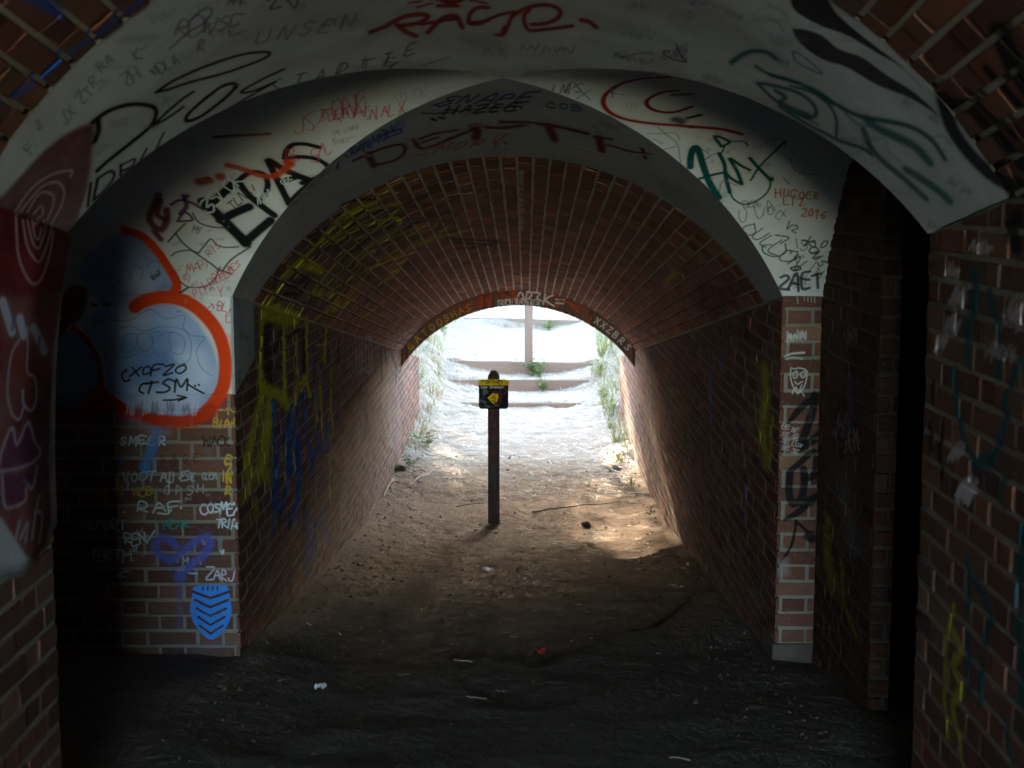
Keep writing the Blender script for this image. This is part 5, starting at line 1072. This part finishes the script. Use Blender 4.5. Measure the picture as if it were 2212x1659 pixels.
n1 = t.noise(30, 5, .6); tc = t.n('ShaderNodeTexCoord'); mp = t.n('ShaderNodeMapping'); mp.inputs['Scale'].default_value = (60, 60, 3); t.l(tc.outputs['Object'], mp.inputs[0]); n2 = t.noise(1.0, 5, .6, mp.outputs[0])
c, al = t.paint(t.mix(n2.outputs[0], (.028, .014, .010), (.085, .048, .034)), C_post)
M_POST = t.fin(c, .75, .3); t.bump(n2.outputs[0], .5, .004)
sp = empty('sign_post', (PX, PY, gz)); tag(sp, 'dark wooden post with a small yellow and black warning plate, standing in the tunnel path', 'sign', kind='thing')
H = ztop - gz
bm = bmesh.new(); a = pw/2
vs = [bm.verts.new((sx*a, sy*a, z)) for z in (-.22, H - .04) for sx, sy in ((-1,-1),(1,-1),(1,1),(-1,1))]
tp = [bm.verts.new((sx*.018, sy*.018, H)) for sx, sy in ((-1,-1),(1,-1),(1,1),(-1,1))]
lay = [vs[:4], vs[4:], tp]
for k in range(2):
    for i in range(4): bm.faces.new((lay[k][i], lay[k][(i + 1) % 4], lay[k + 1][(i + 1) % 4], lay[k + 1][i]))
bm.faces.new(tp); bm.faces.new(vs[:4][::-1])
bmesh.ops.bevel(bm, geom=[e for e in bm.edges if e.calc_length() > .05], offset=.004, segments=2, affect='EDGES')
m = bpy.data.meshes.new('post'); bm.to_mesh(m); bm.free(); obj('post', m, M_POST, sp)
def rrect(w, h, r, dep, rt=None):
    pts = []
    for cx_, cy_, a0, rr_ in ((w/2, h/2, 0, rt if rt is not None else r), (-w/2, h/2, 90, rt if rt is not None else r), (-w/2, -h/2, 180, r), (w/2, -h/2, 270, r)):
        for i in range(6):
            an = R_(a0 + 18*i); pts.append((cx_ - math.copysign(rr_, cx_) + rr_*math.cos(an), cy_ - math.copysign(rr_, cy_) + rr_*math.sin(an)))
    n = len(pts); v = [(x, -dep/2, z) for x, z in pts] + [(x, dep/2, z) for x, z in pts]
    f = [tuple(range(n)), tuple(range(2*n - 1, n - 1, -1))] + [(i + n, (i + 1) % n + n, (i + 1) % n, i) for i in range(n)]
    return mesh_py('plate', v, f)
def sign_mat(name, col, rough=.35):
    t = NT(name); n = t.noise(40, 4, .6); c, al = t.paint(t.mix(n.outputs[0], col, tuple(a*.8 for a in col)), C_sign); m = t.fin(c, .7, .12); t.bump(n.outputs[0], .1, .002); return m
zc_s = EYE - 430*11/FPX - gz
SWD = 64*11/FPX
pl = obj('sign_plate', rrect(SWD, SWD, .022, .008), sign_mat('plate_black', (.012, .012, .015)), sp, (0, -pw/2 - .0045, zc_s))
hd = obj('header_strip', rrect(SWD + .008, 13*11/FPX, .006, .004, .02), sign_mat('plate_yellow', (.90, .56, .010)), sp, (0, -pw/2 - .0108, zc_s + SWD/2 - 6*11/FPX))
dm = mesh_py('emblem', [(-.046,-.0015,.008),(-.002,-.0015,.046),(.012,-.0015,.036),(.032,-.0015,.038),(.036,-.0015,.012),(.026,-.0015,-.02),(-.002,-.0015,-.040),(-.012,-.0015,-.028)], [(0,7,6,5,4,3,2,1)])
bm = bmesh.new(); bm.from_mesh(dm); g = bmesh.ops.extrude_face_region(bm, geom=bm.faces[:]); bmesh.ops.translate(bm, vec=(0, .0014, 0), verts=[v for v in g['geom'] if isinstance(v, bmesh.types.BMVert)]); bmesh.ops.recalc_face_normals(bm, faces=bm.faces[:]); bm.to_mesh(dm); bm.free()
obj('emblem', dm, sign_mat('emblem_yellow', (.90, .56, .010)), sp, (.0, -pw/2 - .0089, zc_s - .035))
for p, w in (([(-.02,.0),(-.005,.015),(.005,.0),(.018,.012)], .006), ([(-.012,-.012),(.005,-.02),(.02,-.005)], .006), ([(-.004,.03),(.004,.018),(.014,.026)], .006), ([(.0,-.03),(.012,-.026)], .005)):
    C_sign.line([(PX + x, gz + zc_s - .035 + z) for x, z in p], w, BLK, .3)
C_sign.img.pixels.foreach_set(np.ascontiguousarray(C_sign.a).ravel()); C_sign.img.update()
def letters(s, h, mat, parent, x, y, z, name='lettering'):
    cu = bpy.data.curves.new(name, 'FONT'); cu.body = s; cu.size = h; cu.extrude = .0006; cu.offset = h*.03; cu.space_character = .95
    o = bpy.data.objects.new(name + '_source', cu); COL.objects.link(o)
    dg = bpy.context.evaluated_depsgraph_get(); me = bpy.data.meshes.new_from_object(o.evaluated_get(dg)); bpy.data.objects.remove(o); bpy.data.curves.remove(cu)
    me.name = name; me.transform(Matrix.Rotation(math.pi/2, 4, 'X'))
    return obj(name, me, mat, parent, (x, y, z))
M_WHITE = mat_simple('white_letter', (.75, .75, .74), (.6, .6, .6), 60, .5, 0)
letters('Low', .0285, M_WHITE, sp, -.095, -pw/2 - .0094, zc_s + .045); letters('Clearance', .0285, M_WHITE, sp, -.032, -pw/2 - .0094, zc_s + .045)

# ------------------------------------------------------------------ timber steps and the post outside
M_TIMB = mat_simple('timber', (.17, .125, .095), (.33, .265, .21), 3.0, .9, .8, .006, (2, 14, 14))
def timber(loc, L, Hh, T, label, rz=0.0, ry=0.0):
    me = bevel_box('timber_step', L, T, Hh, .012, 2, .003)
    bm = bmesh.new(); bm.from_mesh(me); bmesh.ops.subdivide_edges(bm, edges=[e for e in bm.edges if e.calc_length() > L*.5], cuts=14)
    for v in bm.verts: v.co += Vector((0, .010*noise.noise(v.co*3 + Vector(loc)), .010*noise.noise(v.co*2.5 + Vector((5, loc[1], 1)))))
    bm.to_mesh(me); bm.free()
    o = obj('timber_step', me, M_TIMB, None, loc); o.rotation_euler = (0, ry, rz)
    return tag(o, label, 'step', 'timber step risers up the path', kind='thing')
timber((.06, 17.40, EYE - 2.535), 2.0, .16, .10, 'lowest timber step riser, only a thin sliver above the soil')
timber((.04, 18.40, EYE - 2.40), 2.05, .20, .10, 'second timber step riser, behind the yellow and black plate', .01)
timber((.05, 19.02, EYE - 2.255), 2.15, .22, .11, 'thick timber step riser running behind the foot of the plain post', -.008, .012)
timber((.35, 22.52, EYE - 2.02), 2.5, .26, .12, 'weathered timber step riser beyond the long pale landing', -.06, .02)
timber((-.1, 27.06, EYE - 1.68), 3.0, .22, .12, 'furthest timber step riser, just under the crown of the arch', .03)
M_PLAIN = mat_simple('grey_wood', (.17, .125, .095), (.30, .235, .185), 3.0, .85, .6, .005, (18, 18, 1.6))
me = bevel_box('plain_post', .104, .104, 1.75, .008, 2, .001)
o = obj('plain_post', me, M_PLAIN, None, (.110, 18.88, EYE - 2.30 - .25 + .875)); tag(o, 'plain weathered square timber post standing on the steps outside', 'post', kind='thing')

# ------------------------------------------------------------------ plants, straw, litter
rp = random.Random(11)
M_GRASS = mat_simple('grass_blade', (.10, .16, .03), (.30, .34, .10), 8, .7, 0)
M_DRYG = mat_simple('dry_grass', (.34, .27, .14), (.50, .42, .25), 8, .8, 0)
M_LEAF = mat_simple('leaf', (.05, .10, .02), (.16, .24, .05), 12, .6, .2)
M_BARK = mat_simple('bark', (.06, .045, .035), (.14, .11, .085), 14, .9, .8, .02)
def blade(V, F, x, y, z, h, w, az, lean, seg=4):
    b = len(V); dx, dy = math.cos(az), math.sin(az)
    for i in range(seg + 1):
        t_ = i/seg; r = lean*h*t_*t_; hh = h*(t_ - .25*lean*t_*t_)
        ww = w*(1 - t_)**.6*.5 + .0004
        cx_, cy_, cz_ = x + dx*r, y + dy*r, z + hh
        V.append((cx_ - dy*ww, cy_ + dx*ww, cz_)); V.append((cx_ + dy*ww, cy_ - dx*ww, cz_))
    for i in range(seg): F.append((b + 2*i, b + 2*i + 1, b + 2*i + 3, b + 2*i + 2))
def tuft_mesh(n, h, spread, lean, seed):
    r = random.Random(seed); V, F = [], []
    for i in range(n):
        a_ = r.uniform(0, 6.28); d = spread*r.random()**.7
        blade(V, F, d*math.cos(a_), d*math.sin(a_), -.01, h*r.uniform(.45, 1.1), r.uniform(.004, .009), a_ + r.uniform(-.8, .8), lean*r.uniform(.3, 1.3))
    return mesh_py('grass_tuft', V, F, True)
def weed_mesh(n, h, seed):
    r = random.Random(seed); V, F = [], []
    for i in range(n):
        a_ = r.uniform(0, 6.28); L = h*r.uniform(.5, 1.1); lean = r.uniform(.2, .9); b0 = r.uniform(0, .03)
        blade(V, F, b0*math.cos(a_), b0*math.sin(a_), -.01, L, .005, a_, lean)
        for k in range(9):
            t_ = r.uniform(.25, 1.0); rr_ = lean*L*t_*t_; P = Vector((math.cos(a_)*(rr_ + b0), math.sin(a_)*(rr_ + b0), L*(t_ - .25*lean*t_*t_)))
            az = r.uniform(0, 6.28); ll = r.uniform(.025, .055); d = Vector((math.cos(az), math.sin(az), r.uniform(-.4, .5))).normalized(); s_ = d.cross(Vector((0, 0, 1))).normalized()
            up = Vector((0, 0, .006)); b = len(V)
            V += [tuple(P), tuple(P + d*ll*.5 + s_*ll*.28 + up), tuple(P + d*ll - up), tuple(P + d*ll*.5 - s_*ll*.28 + up)]; F.append((b, b + 1, b + 2, b + 3))
    return mesh_py('weed', V, F)
TUFTS = [tuft_mesh(46, .20, .07, .8, 1), tuft_mesh(60, .30, .10, 1.0, 2), tuft_mesh(34, .15, .06, .6, 3)]
DRY = [tuft_mesh(40, .26, .10, 1.6, 4), tuft_mesh(50, .38, .12, 1.5, 5)]
WEEDS = [weed_mesh(12, .20, 6), weed_mesh(18, .28, 7)]
for ms, mt in ((TUFTS, M_GRASS), (DRY, M_DRYG), (WEEDS, M_LEAF)):
    for m_ in ms: m_.materials.append(mt)
def plant(me, name, x, y, sc, label, group, cat='plant'):
    o = bpy.data.objects.new(name, me); COL.objects.link(o); o.location = (x, y, ground(x, y) - .005); o.rotation_euler.z = rp.uniform(0, 6.28); o.scale = (sc, sc, sc*rp.uniform(.9, 1.15))
    return tag(o, label, cat, group, kind='thing')
plant(WEEDS[0], 'weed', -.93, 14.75, .9, 'small green weed at the foot of the left wing wall', 'weeds along the path')
plant(WEEDS[0], 'weed', -1.0, 13.55, .6, 'tiny green weed against the left wall just inside the far mouth', 'weeds along the path')
plant(WEEDS[1], 'weed', .16, 18.80, 1.1, 'leafy weed growing round the foot of the plain post', 'weeds along the path')
plant(WEEDS[0], 'weed', .24, 18.72, 1.0, 'low leafy weed right of the plain post, in front of the thick riser', 'weeds along the path')
plant(WEEDS[0], 'weed', .28, 18.30, .8, 'flat weed hanging over the second step riser', 'weeds along the path')
plant(WEEDS[0], 'weed', -1.12, 21.2, 1.1, 'green weed on the left bank beside the pale landing', 'weeds along the path')
plant(WEEDS[0], 'weed', .42, 22.3, .9, 'weed at the foot of the riser beyond the landing', 'weeds along the path')
plant(TUFTS[0], 'grass_tuft', .96, 13.9, .8, 'bright grass tuft at the end of the right tunnel wall', 'grass tufts right of the path', 'grass')
plant(TUFTS[2], 'grass_tuft', .99, 12.6, .6, 'small grass tuft against the right tunnel wall', 'grass tufts right of the path', 'grass')
for y, x, k, sc, lab in ((14.9, 1.0, 0, .8, 'short green grass tuft at the foot of the right wing wall, outside the arch'), (15.7, .98, 2, .8, 'small grass tuft halfway along the right wing wall'), (16.5, 1.05, 1, .9, 'leaning grass clump at the outer end of the right wing wall'),
                       (17.35, 1.02, 0, 1.0, 'grass tuft at the right end of the lowest step riser'), (18.45, 1.0, 1, 1.1, 'tall grass clump over the right end of the second step riser'), (19.0, 1.12, 1, 1.35, 'tallest yellow green grass clump, over the right end of the thick riser'), (20.6, 1.3, 1, 1.2, 'grass clump on the right edge of the pale landing'), (22.3, 1.25, 0, 1.2, 'grass tuft at the right end of the riser beyond the landing')):
    plant(TUFTS[k], 'grass_tuft', x, y, sc, lab, 'grass tufts right of the path', 'grass')
for y, x, k, sc, lab in ((15.3, -.98, 1, .6, 'dry straw coloured tuft against the left wing wall'), (16.6, -1.05, 0, .8, 'dry tuft at the outer end of the left wing wall'), (17.5, -1.0, 1, .7, 'dry tuft at the left end of the lowest step riser'), (18.5, -1.1, 0, .9, 'dry tuft at the left end of the second step riser'), (19.4, -1.2, 1, .9, 'dry tuft at the left end of the thick riser'), (22.4, -1.4, 1, 1.0, 'dry tuft left of the riser beyond the landing')):
    plant(DRY[k], 'grass_tuft', x, y, sc, lab, 'dry tufts left of the path', 'grass')
# bank grass: countless, one mass
V, F = [], []
for i in range(1500):
    s_ = rp.choice((-1, 1, 1)); y = rp.uniform(14.2, 24); w = float(np.interp(y, [14, 16.3, 17, 23], [1.06, 1.02, 1.0, 1.2])); x = s_*(w + abs(rp.gauss(0, .10)) - .06)
    blade(V, F, x, y, ground(x, y) - .01, rp.uniform(.05, .24), rp.uniform(.004, .009), rp.uniform(0, 6.28), rp.uniform(.4, 1.8), 3)
for i in range(15000):
    s_ = rp.choice((-1, 1)); y = 14.6 + 14*rp.random()**1.4; w = float(np.interp(y, [14, 16.3, 17, 23, 30], [1.45, 1.2, 1.1, 1.3, 1.6])); x = s_*(w + abs(rp.gauss(0, .9)))
    blade(V, F, x, y, ground(x, y) - .01, rp.uniform(.06, .26), rp.uniform(.004, .010), rp.uniform(0, 6.28), rp.uniform(.3, 1.8), 3)
M_BANKG = mat_simple('bank_grass', (.10, .14, .04), (.36, .34, .15), 3, .8, 0)
tag(obj('bank_grass', mesh_py('bank_grass', V, F), M_BANKG), 'thin dry grass covering the banks outside', 'grass', kind='stuff')
# straw and chaff lying on the path
V, F = [], []
def straw(x, y, L, w, az, lift=.004):
    b = len(V); n = 4; bend = rp.uniform(-.9, .9)
    for i in range(n + 1):
        t_ = i/n - .5; a_ = az + bend*t_; px_, py_ = x + math.cos(a_)*L*t_, y + math.sin(a_)*L*t_; z = ground(px_, py_) + lift + .006*rp.random()
        V.append((px_ - math.sin(a_)*w/2, py_ + math.cos(a_)*w/2, z)); V.append((px_ + math.sin(a_)*w/2, py_ - math.cos(a_)*w/2, z + .002))
    for i in range(n): F.append((b + 2*i, b + 2*i + 1, b + 2*i + 3, b + 2*i + 2))
for i in range(7500):
    y = 4.0 + 17*rp.random()**.62; side = rp.random()
    if y > 13 and side < .55: x = rp.choice((-1, -1, 1))*rp.uniform(.45, 1.15)
    else: x = rp.uniform(-1.05, 1.05)
    if y < 12 and rp.random() < (.78 if y > 9 else .965): continue
    straw(x, y, rp.uniform(.03, .22) if y > 12 else rp.uniform(.015, .08), rp.uniform(.0025, .0075), rp.uniform(0, 3.14))
M_STRAW = mat_simple('straw', (.40, .34, .25), (.78, .72, .60), 3, .7, 0)
tag(obj('straw_litter', mesh_py('straw_litter', V, F), M_STRAW), 'scattered straw and chaff lying on the dirt path', 'straw', kind='stuff')
V, F = [], []
for i in range(720):
    s_ = rp.choice((-1, 1)); y = rp.uniform(3.6, 14.5); x = s_*(1.08 - abs(rp.gauss(0, .16)))
    if rp.random() < .25: x = rp.uniform(-.9, .9)
    r_ = rp.uniform(.004, .016) if y < 12 else rp.uniform(.006, .02); z = ground(x, y); b = len(V)
    for k in range(6): an = k*1.047 + rp.uniform(-.3, .3); q = r_*rp.uniform(.7, 1.2); V.append((x + q*math.cos(an), y + q*math.sin(an), z - .002))
    V.append((x + rp.uniform(-.3, .3)*r_, y, z + r_*rp.uniform(.5, 1.0)))
    for k in range(6): F.append((b + k, b + (k + 1) % 6, b + 6))
M_CRUMB = mat_simple('crumbs', (.05, .035, .027), (.17, .115, .08), 30, .95, .5)
tag(obj('soil_crumbs', mesh_py('soil_crumbs', V, F), M_CRUMB), 'crumbs of dark soil along the foot of the tunnel walls', 'soil', kind='stuff')

def blob(name, r, seed, flat=.7, amp=.35):
    bm = bmesh.new(); bmesh.ops.create_icosphere(bm, subdivisions=2, radius=r)
    for v in bm.verts:
        k = 1 + amp*noise.noise(v.co*(1.6/r) + Vector((seed, seed*2, 0))); v.co = Vector((v.co.x*k, v.co.y*k, v.co.z*k*flat))
    m = bpy.data.meshes.new(name); bm.to_mesh(m); bm.free(); return m
M_CLOD = mat_simple('clod', (.045, .03, .022), (.12, .08, .055), 40, .95, .8, .008)
def put(name, me, mat, px, py, label, cat, dz=0.0, grp=None):
    P = hit_floor(px, py); o = obj(name, me, mat, None, (P.x, P.y, ground(P.x, P.y) + dz)); o.rotation_euler.z = rp.uniform(0, 6); return tag(o, label, cat, grp, kind='thing')
put('clod', blob('clod', .034, 3), M_CLOD, 1265, 1136, 'dark round clod of soil on the sunlit patch right of the sign', 'clod', .012)
put('stone', blob('stone', .075, 9, .6), M_CLOD, 862, 1017, 'dark flat stone at the foot of the left wall near the far mouth', 'stone', .015)
put('stone', blob('stone', .04, 14, .7), mat_simple('pale_stone', (.16,.14,.12), (.34,.31,.27), 30, .9, .6), 1328, 1013, 'pale lumpy stone near the right wall among dry stems', 'stone', .01)
def crumple(name, w, h, seed, n=7, amp=.012):
    r = random.Random(seed); rows = []
    for i in range(n + 1):
        rows.append([((i/n - .5)*w + r.uniform(-.1, .1)*w/n, (j/n - .5)*h + r.uniform(-.1, .1)*h/n, .012 + r.uniform(-amp, amp)) for j in range(n + 1)])
    return grid_mesh(name, rows, False)
M_PAP = mat_simple('paper', (.62,.60,.58), (.80,.79,.77), 40, .7, .1); M_REDS = mat_simple('red_scrap', (.42,.02,.015), (.6,.05,.03), 40, .5, .1)
put('paper_scrap', crumple('paper_scrap', .075, .035, 4), M_PAP, 1055, 1233, 'small white paper scrap lying on the brown dirt below the sign', 'scrap', .0)
put('red_scrap', crumple('red_scrap', .035, .045, 5, 5, .016), M_REDS, 1168, 1413, 'crumpled red scrap caught on the worn ledge in the floor', 'scrap', .004)
put('foil_scrap', crumple('foil_scrap', .04, .035, 6, 5, .012), mat_simple('foil', (.6,.62,.65), (.75,.77,.8), 40, .35, .1), 693, 1490, 'pale crumpled foil scrap on the dark floor at the left', 'scrap', .002)
put('paper_scrap', crumple('paper_scrap', .022, .03, 8, 4, .008), M_PAP, 1120, 1153, 'tiny white paper scrap on the dirt right of the sign post', 'scrap', .0)
def stick(name, p0, p1, r, label, mat, wob=.02, grp=None):
    A_, B_ = hit_floor(*p0), hit_floor(*p1); V, F = [], []; n = 12
    for i in range(n + 1):
        t_ = i/n; P = A_.lerp(B_, t_); P.x += wob*noise.noise(Vector((t_*3, p0[0], 1))); P.y += wob*2*noise.noise(Vector((t_*3, p0[1], 7)))
        P.z = ground(P.x, P.y) + r*.8 + .012*math.sin(t_*math.pi); d = (B_ - A_).normalized(); s_ = d.cross(Vector((0, 0, 1))).normalized(); u_ = s_.cross(d); rr_ = r*(1 - .45*t_)
        for k in range(6): an = k*1.0472; q = P + s_*rr_*math.cos(an) + u_*rr_*math.sin(an); V.append(tuple(q))
    for i in range(n):
        for k in range(6): F.append((i*6 + k, i*6 + (k + 1) % 6, (i + 1)*6 + (k + 1) % 6, (i + 1)*6 + k))
    F += [tuple(range(5, -1, -1)), tuple(range(n*6, n*6 + 6))]
    return tag(obj(name, mesh_py(name, V, F, True), mat), label, 'twig', grp, kind='thing')
M_TWIG = mat_simple('twig', (.10, .065, .045), (.20, .14, .095), 30, .9, .4); M_STEM = mat_simple('dry_stem', (.36,.30,.21), (.58,.50,.37), 30, .8, .2)
stick('twig', (1150,1107), (1340,1083), .006, 'long thin dark twig lying across the dirt right of the sign post', M_TWIG)
stick('twig', (985,1095), (1050,1088), .004, 'short thin twig on the dirt left of the sign post', M_TWIG)
stick('twig', (968,1395), (1052,1425), .005, 'thin forked twig on the dark floor above the worn ledge', M_TWIG)
stick('dry_stem', (880,1052), (945,1015), .005, 'pale dry stem lying by the left wall', M_STEM)
stick('dry_stem', (1300,1005), (1350,1032), .007, 'curved dry stem by the right wall near the pale stone', M_STEM)
stick('dry_stem', (1112,1052), (1140,1026), .004, 'pale bent straw stem right of the post in the light', M_STEM)
stick('dry_stem', (905,960), (985,995), .006, 'long dry stem on the path left of the sign', M_STEM)
stick('dry_stem', (1245,1090), (1252,1108), .004, 'short pale straw above the round clod', M_STEM)
stick('dry_stem', (830,1075), (850,1035), .006, 'pale dry stem against the foot of the left wall', M_STEM)
stick('dry_stem', (1190,1030), (1195,1050), .004, 'pale straw lying on the bright patch right of the post', M_STEM)

# ------------------------------------------------------------------ trees and shrubs beyond, mostly unseen ones added to shape the light
def tree(name, x, y, h, crown, n, label, seed, trunk_r=.14, low=.3, leaf=.10):
    r = random.Random(seed); z0 = ground(x, y) - .1; root = empty(name, (x, y, z0)); V, F = [], []
    def limb(p, q, r0, r1, n_=6):
        d = (q - p).normalized(); s_ = d.orthogonal().normalized(); u_ = d.cross(s_); b = len(V)
        for i in range(n_ + 1):
            t_ = i/n_; c_ = p.lerp(q, t_) + Vector((noise.noise(p + Vector((t_*2, 0, 0))), noise.noise(q + Vector((0, t_*2, 0))), 0))*.12*min(t_, 1 - t_)*4*h*.08
            for k in range(7): an = k*.8976; V.append(tuple(c_ + (s_*math.cos(an) + u_*math.sin(an))*(r0 + (r1 - r0)*t_)))
        for i in range(n_):
            for k in range(7): F.append((b + i*7 + k, b + i*7 + (k + 1) % 7, b + (i + 1)*7 + (k + 1) % 7, b + (i + 1)*7 + k))
    top = Vector((r.uniform(-.3, .3), r.uniform(-.3, .3), h*.72)); limb(Vector((0, 0, 0)), top, trunk_r, trunk_r*.4)
    cl = []
    for i in range(16):
        t_ = r.uniform(low, .95); p = Vector((0, 0, 0)).lerp(top, t_); a_ = r.uniform(0, 6.28); q = p + Vector((math.cos(a_)*crown*r.uniform(.5, 1), math.sin(a_)*crown*r.uniform(.5, 1), h*r.uniform(.02, .28)))
        limb(p, q, trunk_r*.35*(1.1 - t_), .012, 5); cl += [q, p.lerp(q, .65)]
    obj('trunk', mesh_py('trunk', V, F, True), M_BARK, root)
    V2, F2 = [], []
    for i in range(n):
        c_ = r.choice(cl); P = c_ + Vector((r.gauss(0, 1), r.gauss(0, 1), r.gauss(0, .8)))*crown*.20
        d = Vector((r.uniform(-1, 1), r.uniform(-1, 1), r.uniform(-.8, .5))).normalized(); s_ = d.orthogonal().normalized(); s_.rotate(Matrix.Rotation(r.uniform(0, 6.28), 3, d)); L = leaf*r.uniform(.6, 1.3); b = len(V2)
        V2 += [tuple(P), tuple(P + d*L*.5 + s_*L*.3), tuple(P + d*L), tuple(P + d*L*.5 - s_*L*.3)]; F2.append((b, b + 1, b + 2, b + 3))
    obj('crown', mesh_py('crown', V2, F2), M_LEAF, root); return tag(root, label, 'tree', kind='thing')
tree('bushy_tree', -3.75, 27.5, 6.4, 2.0, 26000, 'unseen bushy tree added on the left bank to shade the tunnel floor', 5, low=.10, leaf=.15)  # this tree and the next are added to shade and thin the sun
tree('bushy_tree', -4.2, 44.0, 11.5, 3.0, 14000, 'unseen tall tree far up the slope, added to thin the sunlight', 6, low=.3, leaf=.15)
tree('sun_block_shrub', -1.75, 29.2, 2.9, 1.5, 24000, 'unseen round shrub added on the path line to block the sun', 25, .08, .02, .13)  # both shrubs added out of view, leaving sun only for the floor patch
tree('sun_block_shrub', -.10, 29.0, 5.4, 1.5, 24000, 'unseen taller shrub added beside the path line to block the sun', 26, .1, .02, .13)
tree('bushy_tree', 5.5, 31.0, 6.5, 2.4, 4200, 'bushy tree on the right bank beyond the steps', 8)
tree('sky_dimming_tree', 3.4, 20.5, 8.2, 4.2, 4500, 'unseen spreading tree on the right bank, added over the steps to dim the sky light', 15, .2, .5, .22)  # this and the next four: canopy added to cut sky light outside the mouth
tree('sky_dimming_tree', -3.6, 17.6, 8.4, 4.2, 4500, 'unseen spreading tree on the left bank, added over the path to dim the sky light', 16, .2, .55, .22)
tree('sky_dimming_tree', -4.6, 23.5, 8.6, 4.0, 4000, 'unseen spreading tree beside the pale landing, added on the left bank to dim the sky light', 17, .2, .6, .22)
tree('sky_dimming_tree', 4.4, 25.5, 8.6, 4.2, 4000, 'unseen spreading tree beside the upper landing, added on the right bank to dim the sky light', 18, .2, .6, .22)
tree('sky_dimming_tree', 3.8, 16.0, 8.0, 3.6, 3000, 'unseen spreading tree added above the right end of the far mouth to dim the sky light', 19, .2, .5, .22)
tree('shrub', -4.8, 21.0, 2.6, 1.4, 2600, 'low leafy shrub on the left bank beside the steps', 12, .06, .1)
tree('shrub', 4.6, 17.8, 2.2, 1.2, 2400, 'low leafy shrub on the right bank beside the steps', 14, .06, .1)
